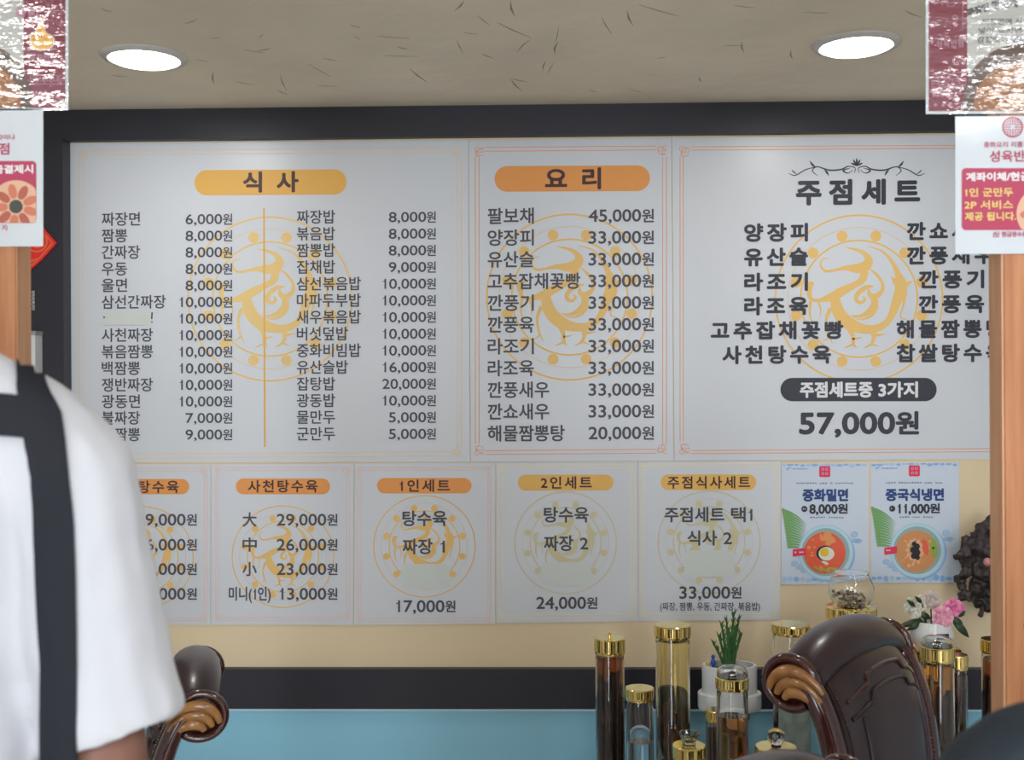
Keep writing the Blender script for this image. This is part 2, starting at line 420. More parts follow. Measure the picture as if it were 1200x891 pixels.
def quadline(mb, x0, y0, x1, y1, wd, m, Y): stroke(mb, [(x0, y0, wd / 2), (x1, y1, wd / 2)], m, Y, 1)

DRAGON = [
    [(300, 266, 2), (272, 272, 4), (262, 300, 6), (285, 330, 8), (335, 325, 8), (385, 315, 14), (435, 318, 26), (478, 310, 32), (500, 280, 26), (482, 245, 14), (440, 225, 8), (385, 213, 2)],
    [(478, 315, 26), (472, 368, 22), (432, 398, 18), (372, 428, 26), (318, 458, 26), (255, 475, 11), (215, 468, 11), (204, 430, 17), (207, 402, 20), (228, 388, 8)],
    [(330, 450, 26), (342, 510, 34), (368, 560, 38), (418, 600, 36), (480, 618, 27), (540, 615, 23), (590, 585, 19), (618, 540, 22), (636, 490, 28), (658, 430, 34), (660, 390, 34), (648, 350, 20), (628, 305, 13), (600, 262, 9), (560, 228, 5), (495, 208, 2)],
    [(660, 410, 30), (690, 395, 14), (718, 378, 1)], [(640, 390, 22), (625, 372, 10), (612, 355, 1)],
    [(505, 320, 3), (540, 348, 8), (568, 390, 9), (566, 430, 12), (530, 458, 18), (505, 445, 14), (500, 415, 3)],
    [(530, 470, 22), (525, 505, 20), (490, 540, 15), (450, 555, 9), (408, 550, 2)],
    [(545, 500, 8), (520, 545, 10), (470, 570, 5), (420, 560, 2)],
    [(525, 405, 3), (485, 412, 14), (448, 440, 14), (438, 472, 13), (462, 488, 9), (482, 470, 8), (470, 455, 3)],
    [(400, 600, 20), (420, 650, 12), (424, 690, 9), (440, 712, 2)], [(420, 668, 9), (465, 660, 2)], [(420, 695, 7), (380, 712, 2)],
    [(520, 620, 18), (526, 660, 12), (512, 692, 8), (478, 712, 2)], [(530, 650, 10), (585, 642, 2)], [(516, 692, 7), (552, 706, 2)],
    [(312, 515, 14), (290, 570, 8), (298, 640, 6), (322, 690, 2)], [(300, 660, 5), (275, 680, 2)],
    [(213, 478, 9), (208, 540, 6), (224, 590, 2)], [(682, 430, 14), (672, 500, 6), (658, 556, 4), (690, 570, 2)], [(250, 480, 6), (262, 520, 4), (258, 560, 2)]]
def emblem(mb, cx, cy, R, m, Y, inner=True, phase=0.0):
    k = R / 415.0
    ring(mb, cx, cy, R, 9 * k, m, Y); ring(mb, cx, cy, 354 * k, 2.6 * k, m, Y); ring(mb, cx, cy, 290 * k, 9 * k, m, Y)
    for i in range(12):
        a = math.radians(15 + 30 * i) + phase
        disc(mb, cx + 322 * k * math.cos(a), cy + 322 * k * math.sin(a), 27 * k, m, Y - 1e-4, 18)
    for i, st in enumerate(DRAGON):
        stroke(mb, [(cx + (x - 452) * k, cy + (y - 468) * k, h * k * .84) for x, y, h in st], m, Y - 0.00005 - 2e-5 * i, 4)
def curl(mb, x, y, sx, sy, m, Y, s=1.0):
    """scroll ornament of a frame corner; sx, sy point into the sheet"""
    for (u, v, r) in ((3, 3, 2.6), (9, 4, 2.6), (4, 9, 2.6), (6.5, 6.5, 4.2)):
        ring(mb, x + sx * u * s, y + sy * v * s, r * s, 0.75, m, Y, 18, 0.6, 5.9)
def frame(mb, x0, y0, x1, y1, gap, m, Y, sl=0.0, s=1.0, wd=0.9, top1=False):
    sy = lambda x, y: y + sl * (x - (x0 + x1) / 2)
    c = 12 * s
    for g in (0, gap):
        quadline(mb, x0 + c, sy(x0, y0 + g), x1 - c, sy(x1, y0 + g), wd, m, Y); quadline(mb, x0 + c, sy(x0, y1 - g), x1 - c, sy(x1, y1 - g), wd, m, Y)
        quadline(mb, x0 + g, y0 + c, x0 + g, y1 - c, wd, m, Y); quadline(mb, x1 - g, y0 + c, x1 - g, y1 - c, wd, m, Y)
    for (x, y, a, b) in ((x0, y0, 1, 1), (x1, y0, -1, 1), (x0, y1, 1, -1), (x1, y1, -1, -1)):
        curl(mb, x - a * 1, sy(x, y) - b * 1, a, b, m, Y, s)

INK = wallprint('ink', (62, 62, 70)); INKB = wallprint('bold_ink', (46, 47, 55))
C_GOLD = wallprint('emblem_gold', (196, 162, 98)); C_GOLD1 = wallprint('emblem_dull_gold', (186, 160, 106)); C_GOLD2 = wallprint('emblem_pale_gold', (164, 158, 128))
C_FORG = wallprint('frame_orange', (212, 150, 112)); C_FTAN = wallprint('frame_tan', (200, 180, 146)); C_FYEL = wallprint('frame_yellow', (186, 180, 150))
C_FPNK = wallprint('frame_pinkish', (196, 168, 158))
C_AMB = wallprint('banner_amber', (214, 166, 84)); C_ORG = wallprint('banner_orange', (216, 146, 80)); C_ORG2 = wallprint('banner_ochre', (204, 162, 88))
C_PATCH = wallprint('patch', (164, 169, 167)); C_BRN = wallprint('banner_ink', (58, 38, 40))
C_WHT = wallprint('white', (205, 207, 210))
TH = 0.003
YS = YW - TH           # face of the sheets
def L(n): return YS - 0.0004 * n

def board(label, q, bottom_mid=None, name='menu_board', cat='menu board', m=None):
    c = at((q[2][0] + q[3][0]) / 2, (q[2][1] + q[3][1]) / 2, YW)
    t = thing(name, label, cat, c)
    b = MB(); sheet(b, q, m or M_paper, YW - .0002, TH - .0002); child(b, 'sheet', t, smooth=False)
    return t

def price(mb, num, xl, xr, wl, wr, yc, hd, hw, m, Y, weight=0.0):
    mb.cut('price reading %s원' % num, 'price'); au, mb.auto = mb.auto, False
    text(mb, num, xl, xr, yc, hd, m, Y, weight, digits=True); mb.auto = au; text(mb, '원', wl, wr, yc + .3, hw, m, Y, weight)

# ---- board 1 (식사)
t = board('wide white menu board with two columns and amber 식사 banner', [(79, 168), (548.6, 164.4), (550.5, 541.5), (76, 542)])
b = MB(); frame(b, 93, 175, 541, 536, 5, C_FTAN, L(1), -0.007); child(b, 'frame_print', t, smooth=False)
b = MB(); emblem(b, 316.5, 350.5, 96, C_GOLD1, L(1)); child(b, 'emblem', t, smooth=False)
b = MB(); rrect(b, 228, 199, 406, 228.5, 14.5, C_AMB, L(2), sl=-.006); child(b, 'banner', t, smooth=False)
b = MB(); text(b, '식 사', 285.6, 349, 213.3, 23, C_BRN, L(3), .9, track=.1); lab(child(b, 'banner_lettering', t, smooth=False), 'heading reading 식사')
b = MB(); quadline(b, 309.3, 244, 310.3, 524, 2.0, C_AMB, L(2)); child(b, 'divider_line', t, smooth=False)
b = MB()
left = [('짜장면', '6,000'), ('짬뽕', '8,000'), ('간짜장', '8,000'), ('우동', '8,000'), ('울면', '8,000'), ('삼선간짜장', '10,000'), (None, '10,000'), ('사천짜장', '10,000'), ('볶음짬뽕', '10,000'),
        ('백짬뽕', '10,000'), ('쟁반짜장', '10,000'), ('광동면', '10,000'), ('불짜장', '7,000'), ('불짬뽕', '9,000')]
right = [('짜장밥', '8,000'), ('볶음밥', '8,000'), ('짬뽕밥', '8,000'), ('잡채밥', '9,000'), ('삼선볶음밥', '10,000'), ('마파두부밥', '10,000'), ('새우볶음밥', '10,000'), ('버섯덮밥', '10,000'),
         ('중화비빔밥', '10,000'), ('유산슬밥', '16,000'), ('잡탕밥', '20,000'), ('광동밥', '10,000'), ('물만두', '5,000'), ('군만두', '5,000')]
for i, (n, p) in enumerate(left):
    y = 256.8 + 19.43 * i; b.cut('print reading ' + (n or 'nothing'))
    if n: text(b, n, 119.4, 119.4 + 15.1 * len(n) - .8, y, 15.6, INK, L(3), .22)
    price(b, p, 210 if len(p) == 6 else 217.6, 260.2, 261.3, 272, y, 11.6, 13, INK, L(3), .22)
for i, (n, p) in enumerate(right):
    y = 254.3 + 19.56 * i; b.cut('print reading ' + str(n))
    text(b, n, 348, 348 + 15.1 * len(n) - .8, y, 15.6, INK, L(3), .22)
    price(b, p, 448.2 if len(p) == 6 else 455.8, 499.2, 500, 510.6, y, 11.6, 13, INK, L(3), .22)
child(b, 'dish_name', t, smooth=False)
b = MB(); rrect(b, 120, 363, 176.5, 381, 1, C_PATCH, L(4)); quadline(b, 178.2, 366, 177.8, 374, 1.6, INK, L(4)); disc(b, 178, 377.5, .9, INK, L(4), 8); disc(b, 122, 372, 1.1, INK, L(5), 8)
lab(child(b, 'cover_patch', t, smooth=False), 'pale tape covering one dish name')

# ---- board 2 (요리)
t = board('narrow white menu board with orange 요리 banner and one column of prices', [(549.6, 164.4), (786.6, 161.6), (789.4, 540), (551.6, 541.5)])
b = MB(); frame(b, 557, 172, 781, 532, 4.5, C_FORG, L(1), -0.007); child(b, 'frame_print', t, smooth=False)
b = MB(); emblem(b, 667.5, 348.3, 97, C_GOLD, L(1)); child(b, 'emblem', t, smooth=False)
b = MB(); rrect(b, 579.5, 194.3, 761.7, 224.3, 15, C_ORG, L(2), sl=-.006); child(b, 'banner', t, smooth=False)
b = MB(); text(b, '요 리', 639.5, 703.5, 209.3, 24, C_BRN, L(3), .9, track=.1); lab(child(b, 'banner_lettering', t, smooth=False), 'heading reading 요리')
b = MB()
for i, (n, p) in enumerate([('팔보채', '45,000'), ('양장피', '33,000'), ('유산슬', '33,000'), ('고추잡채꽃빵', '33,000'), ('깐풍기', '33,000'), ('깐풍육', '33,000'), ('라조기', '33,000'), ('라조육', '33,000'),
                            ('깐풍새우', '33,000'), ('깐쇼새우', '33,000'), ('해물짬뽕탕', '20,000')]):
    y = 252.8 + 25.49 * i + .3; b.cut('print reading ' + str(n))
    text(b, n, 571.8, 571.8 + 18.15 * len(n) - 1, y, 18.5, INK, L(3), .38)
    price(b, p, 690, 751, 752.6, 766, y - .5, 14.2, 15.5, INK, L(3), .35)
child(b, 'dish_name', t, smooth=False)

# ---- board 3 (주점세트)
t = board('large white menu board headed 주점세트 with black price pill', [(787.6, 161.6), (1224, 157), (1224, 538), (790.4, 540)])
b = MB(); frame(b, 797, 171, 1216, 530.5, 3.6, C_FORG, L(1), -0.006, s=1.1); child(b, 'frame_print', t, smooth=False)
b = MB(); emblem(b, 1006.6, 350.3, 98, C_GOLD, L(1)); child(b, 'emblem', t, smooth=False)
b = MB()
for s in (-1, 1):
    X = lambda u: 1004 + s * u
    stroke(b, [(X(3), 203, .3), (X(2), 197, .5), (X(10), 195, .6), (X(18), 198.5, .8), (X(32), 199.5, .9), (X(46), 195.5, .6), (X(52), 200, .6), (X(46), 206, .3)], INKB, L(2))
    stroke(b, [(X(4), 199, .3), (X(10), 203, .5), (X(16), 200, .9), (X(8), 197, .3)], INKB, L(2))
    stroke(b, [(X(46), 195, .3), (X(60), 199, .6), (X(72), 205.5, .6), (X(80), 203, .2)], INKB, L(2))
    stroke(b, [(X(48), 196, .3), (X(52), 193, 1.2), (X(55), 188.5, .2)], INKB, L(2)); stroke(b, [(X(38), 199, .2), (X(35), 202, 1.2), (X(33), 206, .2)], INKB, L(2))
    stroke(b, [(X(70), 204, .2), (X(74), 201.5, .7), (X(76), 199, .2)], INKB, L(2))
for a in (-70, -35, 0, 35, 70):
    r = math.radians(a); stroke(b, [(1004, 194.5, .3), (1004 + 4.5 * math.sin(r), 194 - 5 * math.cos(r), 1.1), (1004 + 7.5 * math.sin(r), 194 - 9 * math.cos(r), .1)], INKB, L(2))
child(b, 'flourish', t, smooth=False)
b = MB(); text(b, '주점세트', 934, 1077, 225, 28, INKB, L(3), 1.35, track=.22); lab(child(b, 'banner_lettering', t, smooth=False), 'bold heading reading 주점세트')
b = MB(); b.auto = True
for (s, x0, x1, y) in [('양장피', 872.9, 946, 272.5), ('유산슬', 872.9, 946, 301.2), ('라조기', 872.9, 946, 330.4), ('라조육', 872.9, 946, 358.7), ('고추잡채꽃빵', 833.8, 987.3, 387.2), ('사천탕수육', 847.3, 973, 415.8),
                       ('깐쇼새우', 1063.6, 1163, 270.7), ('깐풍새우', 1063.6, 1163, 299.2), ('깐풍기', 1077.5, 1152.5, 327.4), ('깐풍육', 1077.5, 1152.5, 356.4), ('해물짬뽕탕', 1051.5, 1176, 385.6), ('찹쌀탕수육', 1051.5, 1176, 413.8)]:
    text(b, s, x0, x1, y, 20, INKB, L(3), .95, track=.16)
text(b, '57,000', 937.5, 1048, 496, 24, INKB, L(3), 1.15, digits=True); text(b, '원', 1050.5, 1076, 496, 26, INKB, L(3), 1.05)
child(b, 'dish_name', t, smooth=False)
b = MB(); rrect(b, 914.6, 443, 1097.7, 470.4, 13.7, INKB, L(2)); child(b, 'price_pill', t, smooth=False)
b = MB(); text(b, '주점세트중', 938, 1022, 456.8, 17.5, C_WHT, L(3), .8); text(b, '3가지', 1030, 1075, 456.8, 17.5, C_WHT, L(3), .8); lab(child(b, 'pill_lettering', t, smooth=False), 'white text 주점세트중 3가지')

# ---- lower row
def lower(label, q, fr, em, ban, bcol, fcol, ecol, title, tx, rows):
    t = board(label, q)
    b = MB(); frame(b, *fr, 3.2, fcol, L(1), -0.002, s=.75, wd=.8); child(b, 'frame_print', t, smooth=False)
    b = MB(); emblem(b, *em, ecol, L(1)); child(b, 'emblem', t, smooth=False)
    b = MB(); rrect(b, *ban, 9, bcol, L(2)); child(b, 'banner', t, smooth=False)
    b = MB(); text(b, title, *tx, 14, C_BRN, L(3), .35, track=.12); lab(child(b, 'banner_lettering', t, smooth=False), 'heading reading ' + title)
    b = MB(); rows(b); child(b, 'dish_name', t, smooth=False)
    return t
def rows4(x):
    def f(b):
        for i, (s, a, c) in enumerate([('大', 284.5, 300.6), ('中', 284.5, 300.6), ('小', 284.5, 300.6), ('미니(1인)', 268.4, 317)]):
            y = (609.2, 638.5, 667.1, 696.1)[i]; b.cut('print reading ' + str(s))
            text(b, s, a + x, c + x, y, 16, INK, L(3), .35)
            price(b, ('29,000', '26,000', '23,000', '13,000')[i], (324.6 if i < 3 else 327.5) + x, 382 + x, 383.6 + x, 395.2 + x, y, 13.4, 13.5, INK, L(3), .3)
    return f
lower('half-hidden set menu sheet behind the white sleeve, with orange banner', [(82, 545), (247, 544.5), (246.5, 732.5), (82, 733)], (87, 549, 242.5, 728), (166.8, 653.5, 59.6), (111, 561.5, 221.8, 579.5), C_ORG, C_FPNK, C_GOLD, '찹쌀탕수육', (128, 209, 570.8), rows4(-164.8))
lower('white menu sheet with orange banner 사천탕수육 and four price rows', [(248, 544.5), (414.5, 543.5), (413.5, 732.5), (247.5, 732.5)], (253, 548, 409.5, 727), (331.6, 652.6, 59.6), (276.4, 561, 386.8, 579.5), C_ORG, C_FPNK, C_GOLD, '사천탕수육', (291, 371.8, 570), rows4(0))
def r3(b):
    b.auto = True
    text(b, '탕수육', 472, 523.2, 607.7, 17.5, INK, L(3), .45); text(b, '짜장', 472, 506.5, 640.7, 17.5, INK, L(3), .45); text(b, '1', 515.5, 521, 640.9, 13.5, INK, L(3), .3, digits=True)
    price(b, '17,000', 464, 520.6, 522, 533.5, 710.6, 13.6, 13.5, INK, L(3), .35)
    b.cut('pale correction tape over the emblem'); rrect(b, 470, 661, 527, 690, 6, C_PATCH, L(2.5))
lower('white single-person set sheet headed 1인세트 in orange', [(415.5, 543.5), (580.5, 542.3), (580, 731.3), (415, 732.5)], (420, 547.6, 575, 728), (497.4, 640.4, 59.4), (441.8, 560.4, 552.5, 578.4), C_ORG, C_FPNK, C_GOLD, '1인세트', (468.2, 526.9, 569.4), r3)
def r4(b):
    b.auto = True
    text(b, '탕수육', 637.7, 689.5, 603.4, 17.5, INK, L(3), .45); text(b, '짜장', 637.7, 671.5, 637, 17.5, INK, L(3), .45); text(b, '2', 680, 689, 637.2, 13.5, INK, L(3), .3, digits=True)
    price(b, '24,000', 628.8, 686.4, 687.8, 699.7, 706.7, 13.8, 13.5, INK, L(3), .35)
    b.cut('pale correction tape over the emblem'); rrect(b, 634, 659, 693, 686, 6, C_PATCH, L(2.5))
lower('white two-person set sheet headed 2인세트 in ochre', [(581.5, 542.3), (747.2, 541.3), (747.5, 728.3), (581.5, 730.3)], (585.3, 545, 743, 724), (662.8, 636.4, 59.6), (607, 556.5, 718.8, 575), C_ORG2, C_FYEL, C_GOLD2, '2인세트', (634, 693.2, 565.8), r4)
def r5(b):
    b.auto = True
    text(b, '주점세트', 779, 848.5, 603.4, 17, INK, L(3), .45); text(b, '택', 857, 873.5, 603.4, 17, INK, L(3), .45); text(b, '1', 876.5, 881.5, 603.6, 13.5, INK, L(3), .3, digits=True)
    text(b, '식사', 806, 840, 630.8, 17, INK, L(3), .45); text(b, '2', 848, 857.5, 631, 13.5, INK, L(3), .3, digits=True)
    price(b, '33,000', 796.4, 855.4, 856.8, 868.6, 694.6, 14, 13.5, INK, L(3), .35)
    text(b, '(짜장, 짬뽕, 우동, 간짜장, 볶음밥)', 773.7, 890.6, 711, 9.5, INK, L(3), .12)
    b.cut('pale correction tape over the emblem'); rrect(b, 802, 645, 861, 676, 6, C_PATCH, L(2.5))
lower('white drinking-and-meal set sheet headed 주점식사세트 in ochre', [(748.2, 541.3), (915, 540.5), (914, 726.5), (748.5, 728.3)], (751.5, 544, 911, 723), (831, 635.5, 59.8), (774.3, 556.2, 886.2, 574.4), C_ORG2, C_FYEL, C_GOLD2, '주점식사세트', (782.6, 878.8, 565.5), r5)

# ---- cold noodle posters
C_SHT = mat('poster_paper', S(188, 198, 212), rough=0.35, coords='World')
C_NAVY = wallprint('navy', (38, 58, 104)); C_LBL = wallprint('sky_wash', (128, 168, 210)); C_LB2 = wallprint('pale_wash', (160, 186, 212)); C_RED = wallprint('stamp_red', (196, 48, 78))
C_PALM = wallprint('palm_green', (96, 134, 84)); C_BOWL = wallprint('bowl_celadon', (148, 176, 184)); C_BWIN = wallprint('bowl_inner', (120, 138, 140))
C_SOUP = wallprint('red_broth', (196, 84, 58)); C_SOUP2 = wallprint('brown_broth', (168, 116, 74)); C_NOOD = wallprint('noodle_orange', (222, 148, 88)); C_EGG = wallprint('egg_white', (226, 222, 210))
C_YOLK = wallprint('egg_yolk', (218, 184, 52)); C_CUC = wallprint('cucumber', (120, 140, 62)); C_CRAB = wallprint('crab_red', (210, 92, 66)); C_BLK = wallprint('sea_black', (32, 30, 36)); C_TAN = wallprint('shrimp_tan', (206, 158, 120))
def dashes(mb, x0, x1, y, h, m, Y, n):          # print too small in the photo to read
    x = x0; st = (x1 - x0) / n
    for i in range(n):
        if random.random() < .84: stroke(mb, [(x + .1 * st, y + random.uniform(-.3, .3), h * random.uniform(.28, .5)), (x + st * .8, y + random.uniform(-.3, .3), h * random.uniform(.28, .5))], m, Y, 1)
        x += st
def noodle(label, x0, y0, x1, y1, title, tx, pr, px_, stamp, bowl, kind):
    t = board(label, [(x0, y0 + .6), (x1, y0), (x1, y1), (x0, y1 + .6)], name='food_poster', cat='poster', m=C_SHT)
    b = MB()
    for yy, hh in ((y0 + 2.5, 2.2), (y1 - 5, 4.5)):
        for k in range(14):
            xx = x0 + 3 + (x1 - x0 - 8) * k / 13
            disc(b, xx, yy + random.uniform(-1, 1), random.uniform(4, 8) * .55, random.choice((C_LBL, C_LB2)), L(1) - .00002 * k, 12, ry=hh * random.uniform(.4, 1), clip=(x0 + .8, y0 + .8, x1 - .8, y1 - .8))
    child(b, 'watercolour_wash', t, smooth=False)
    b = MB(); sx = bowl[0] - 968; sy = bowl[1] - 647.7
    ox, oy = x0 + .8, 640 + sy
    for k in range(13):
        a = math.radians(-78 + 9.5 * k); ln = 50 - abs(k - 5) * 2.2
        ex = ox + ln * .62 * math.cos(a) ; ey = oy - 22 + k * .8 + ln * .55 * math.sin(a)
        bx, by = ox + .2 + k * .5, oy - 42 + 3.6 * k
        stroke(b, [(bx, by, 1.7), (bx + 8, by + 2.5 - k * .2, 1.5), (bx + 18 - k * .3, by + 8 - k * .6, .9), (bx + 28 - k * .8, by + 17 - k * 1.25, .12)], C_PALM, L(2) - .00002 * k)
    stroke(b, [(ox + .5, oy - 44, 1.5), (ox + 6, oy - 24, 2.5), (ox + 9, oy - 4, 1.2), (ox + 10, oy + 2, .3)], C_PALM, L(2) - .0003)
    child(b, 'palm_leaf_print', t, smooth=False)
    b = MB()
    for (u, v, r, hh) in ((33, -14, 7, 2), (33, -21, 4.6, 3.4), (38, -13, 5, 2.2), (-37, 13, 4.5, 3), (-30, 17, 6, 3), (-26, 21, 4, 3)):
        disc(b, bowl[0] + u, bowl[1] + v, r, C_LB2, L(1) - .0001, 14, ry=hh, rot=-.3); ring(b, bowl[0] + u, bowl[1] + v, hh, .6, C_LBL, L(2), 14)
    child(b, 'ice_print', t, smooth=False)
    b = MB(); bx, by = bowl; r = 32.5
    disc(b, bx + 1.5, by + 1.5, r, C_LBL, L(2), 40); disc(b, bx, by, r, C_BOWL, L(3), 48); disc(b, bx - .5, by - .5, r - 4.5, C_BWIN, L(3) - .0001, 44)
    soup = C_SOUP if kind == 0 else C_SOUP2
    disc(b, bx - 1.5, by + .5, r - 8, soup, L(4), 40)
    rnd = random.Random(3 + kind)
    for k in range(40):
        a = rnd.uniform(0, 2 * PI); q = rnd.uniform(3, 21); mm = rnd.choice((C_SOUP, C_NOOD, C_CRAB) if kind == 0 else (C_SOUP2, C_TAN, C_NOOD))
        disc(b, bx - 1.5 + q * math.cos(a), by + .5 + q * math.sin(a), rnd.uniform(1, 3.4), mm, L(4) - .00001 * k - .00005, 9, ry=rnd.uniform(.7, 2), rot=a)
    if kind == 0:
        for (u, v, q) in ((2, -19, 6), (-3, -16, 4), (7, -15, 5), (3, -11, 4), (-1, -21, 3)): disc(b, bx + u, by + v, q, C_NOOD, L(5) - .00001 * u, 12, ry=q * .7, rot=u)
        for k in range(9): disc(b, bx - 12 + 3 * k, by + 20 + (k % 3) - abs(k - 4) * .6, 3, C_CUC, L(5) - .00001 * k, 8, ry=1.2, rot=.6)
        disc(b, bx - 1, by + 1, 10.5, C_BLK, L(5) - .0001, 20, ry=9); disc(b, bx + .5, by + 1.5, 9.2, C_EGG, L(5) - .0002, 24, ry=8); disc(b, bx - 1.7, by - .3, 5.2, C_YOLK, L(5) - .0003, 20)
        disc(b, bx - 1, by + 12, 4.5, C_EGG, L(5) - .0001, 8, ry=1.6, rot=.4)
    else:
        for k in range(12): a = 2 * PI * k / 12; disc(b, bx - 3.5 + 8 * math.cos(a), by - 1 + 11 * math.sin(a), 2.6, C_TAN, L(5) - .00001 * k, 9)
        disc(b, bx + 9, by - 4, 4, C_CRAB, L(5), 8, ry=10, rot=-.25); disc(b, bx + 19, by - 3, 4.4, C_CUC, L(5), 10, ry=12, rot=-.1); disc(b, bx - 10, by - 6, 2.5, C_PALM, L(5), 8, ry=6, rot=.3)
        for (u, v, q) in ((-4, -8, 3), (-1, -5, 4), (-5, -1, 4), (-1, 2, 4.6), (-4, 6, 4), (0, 8, 3), (-2, -11, 1.6)): disc(b, bx + u, by + v, q, C_BLK, L(5) - .0002 - .00001 * v, 7)
    ring(b, bx, by, r - .6, 1.2, C_LB2, L(4), 48)
    child(b, 'noodle_bowl_print', t, smooth=False)
    b = MB(); rrect(b, bowl[0] - 39, bowl[1] - 4.5, bowl[0] - 24, bowl[1] + 4, 1, C_RED, L(6), sl=-.12); dashes(b, bowl[0] - 37, bowl[0] - 26, bowl[1] - .4, 2, C_WHT, L(7), 4)
    child(b, 'red_tag_print', t, smooth=False)
    b = MB(); rrect(b, stamp, y0 + 3.6, stamp + 13, y0 + 16.5, 2, C_RED, L(2))
    for u in (3.4, 8): 
        for v in (3, 8.2): ring(b, stamp + u + .8, y0 + 3.6 + v + .7, 1.4, .5, C_LB2, L(3), 8)
    child(b, 'seal_print', t, smooth=False)
    b = MB(); b.auto = True; text(b, title, *tx, C_NAVY, L(3), .75); text(b, pr, px_[0], px_[1], px_[2], 10.4, INKB, L(3), .6, digits=True); text(b, '원', px_[1] + .8, px_[1] + 12, px_[2] - .3, 11, INKB, L(3), .5)
    disc(b, px_[0] - 6.4, px_[2], 3.6, INKB, L(3)); dashes(b, px_[0] - 8.4, px_[0] - 4.4, px_[2], 1.6, C_LB2, L(4), 2)
    mx = (tx[0] + tx[1]) / 2
    dashes(b, mx - 34, mx + 33, tx[2] - 14, 1.8, wallprint('small_grey', (96, 104, 120)), L(3), 22); dashes(b, mx - 18, mx + 22, px_[2] + 10, 1.8, wallprint('small_grey', (96, 104, 120)), L(3), 13)
    dashes(b, x0 + 13, x0 + 31, y0 + 7, 1.7, wallprint('small_blue', (86, 120, 168)), L(3), 7); stroke(b, [(x0 + 6, y0 + 8, .8), (x0 + 9, y0 + 5.6, .5), (x0 + 12, y0 + 5.4, .2)], wallprint('small_blue', (86, 120, 168)), L(3))
    child(b, 'lettering', t, smooth=False)
noodle('cold noodle poster with egg in red broth, headed 중화밀면', 915.8, 542.8, 1018, 684.5, '중화밀면', (941, 993.3, 580.5, 13.5), '8,000', (949, 981, 596.7), 960, (968, 647.7), 0)
noodle('cold noodle poster with black topping in brown broth, headed 중국식냉면', 1020.5, 542, 1124, 683, '중국식냉면', (1038.2, 1105.6, 580, 13.5), '11,000', (1052, 1089, 596.3), 1065, (1075.3, 645.7), 1)

# ================================================================ POSTS AND THEIR LAMINATED SIGNS
YN, YF = 1.75, 1.80
x_r = at(1178, 500, YN).x; x_l = at(18, 340, YN).x
for side, xa, xb, lb in ((1, x_r, x_r + .12, 'orange wooden post carrying signs beside the driftwood carving'), (-1, x_l - .12, x_l, 'orange wooden post behind the person in the white shirt')):
    t = thing('wooden_post', lb, 'post', ((xa + xb) / 2, (YN + YF) / 2, 0))
    b = MB(); b.box((xa, YN, 0), (xb, YF, ZC - .001), M_wood); child(b, 'upright', t, smooth=False)
    b = MB()
    if side > 0: b.box((xa - .004, YN + .002, 0), (xa - .0003, YF, ZC - .001), M_woodl)
    else: b.box((xb + .0003, YN + .002, 0), (xb + .002, YF, ZC - .001), M_woodl)
    lab(child(b, 'inner_face', t, smooth=False), 'paler inner face of the post')  # thin sheet giving the post's inner face a paler tone
    b = MB()
    for z in (.35, 1.07, 1.72): b.tube([((xa + .03) if side > 0 else xb - .03, YN - .0012, z), ((xa + .03) if side > 0 else xb - .03, YN + .01, z)], .004, mat('screw_brown', (.12, .05, .03), rough=.6), 10)
    child(b, 'screw_plug', t, smooth=False)

def palette():
    global P_SHT, P_MAR, P_ROSE, P_WHT, P_YEL, P_INK, P_GRY, P_BOWL, P_NOOD, P_NOD2, P_EMO, P_EMO2, P_LIL, P_TANP, P_DUM, P_DUM2, P_SAU
    P_SHT = lamprint('sheet', (190, 196, 202)); P_MAR = lamprint('maroon', (112, 36, 58)); P_ROSE = lamprint('rose_red', (166, 48, 82)); P_WHT = lamprint('white', (222, 220, 222)); P_YEL = lamprint('cream_yellow', (236, 206, 122))
    P_INK = lamprint('ink', (54, 50, 56)); P_GRY = lamprint('grey_panel', (168, 168, 164)); P_BOWL = lamprint('brown_bowl', (84, 66, 60)); P_NOOD = lamprint('noodle', (176, 128, 88)); P_NOD2 = lamprint('noodle_dark', (140, 92, 62))
    P_EMO = lamprint('thumb_yellow', (218, 164, 84)); P_EMO2 = lamprint('thumb_line', (150, 100, 50)); P_LIL = lamprint('pale_rose', (168, 124, 142)); P_TANP = lamprint('plate_tan', (206, 164, 138)); P_DUM = lamprint('dumpling', (164, 84, 66)); P_DUM2 = lamprint('dumpling_light', (190, 110, 86)); P_SAU = lamprint('sauce', (58, 60, 54))
palette()
YP0 = YN - .0018
def LP(n): return YP0 - .0010 - .00025 * n
def psheet(t, x0, y0, x1, y1, m, sl):
    b = MB(); cx = (x0 + x1) / 2
    def fn(u, v):
        x = x0 + (x1 - x0) * u; y = y0 + (y1 - y0) * v + sl * (x - cx); return at(x, y, YP0 - .0008)
    b.grid(fn, 8, 10, m)
    n = len(b.v); b.v += [v + Vector((0, .0007, 0)) for v in b.v[:n]]
    nf = list(b.f)
    for f in nf: b.f.append([k + n for k in reversed(f)]); b.m.append(0)
    child(b, 'sheet', t, smooth=False)
    b = MB()
    for (u, v) in ((.5, 0), (.1, 0)): pass
    xm = at((x0 + x1) / 2, y0, YN)
    return xm
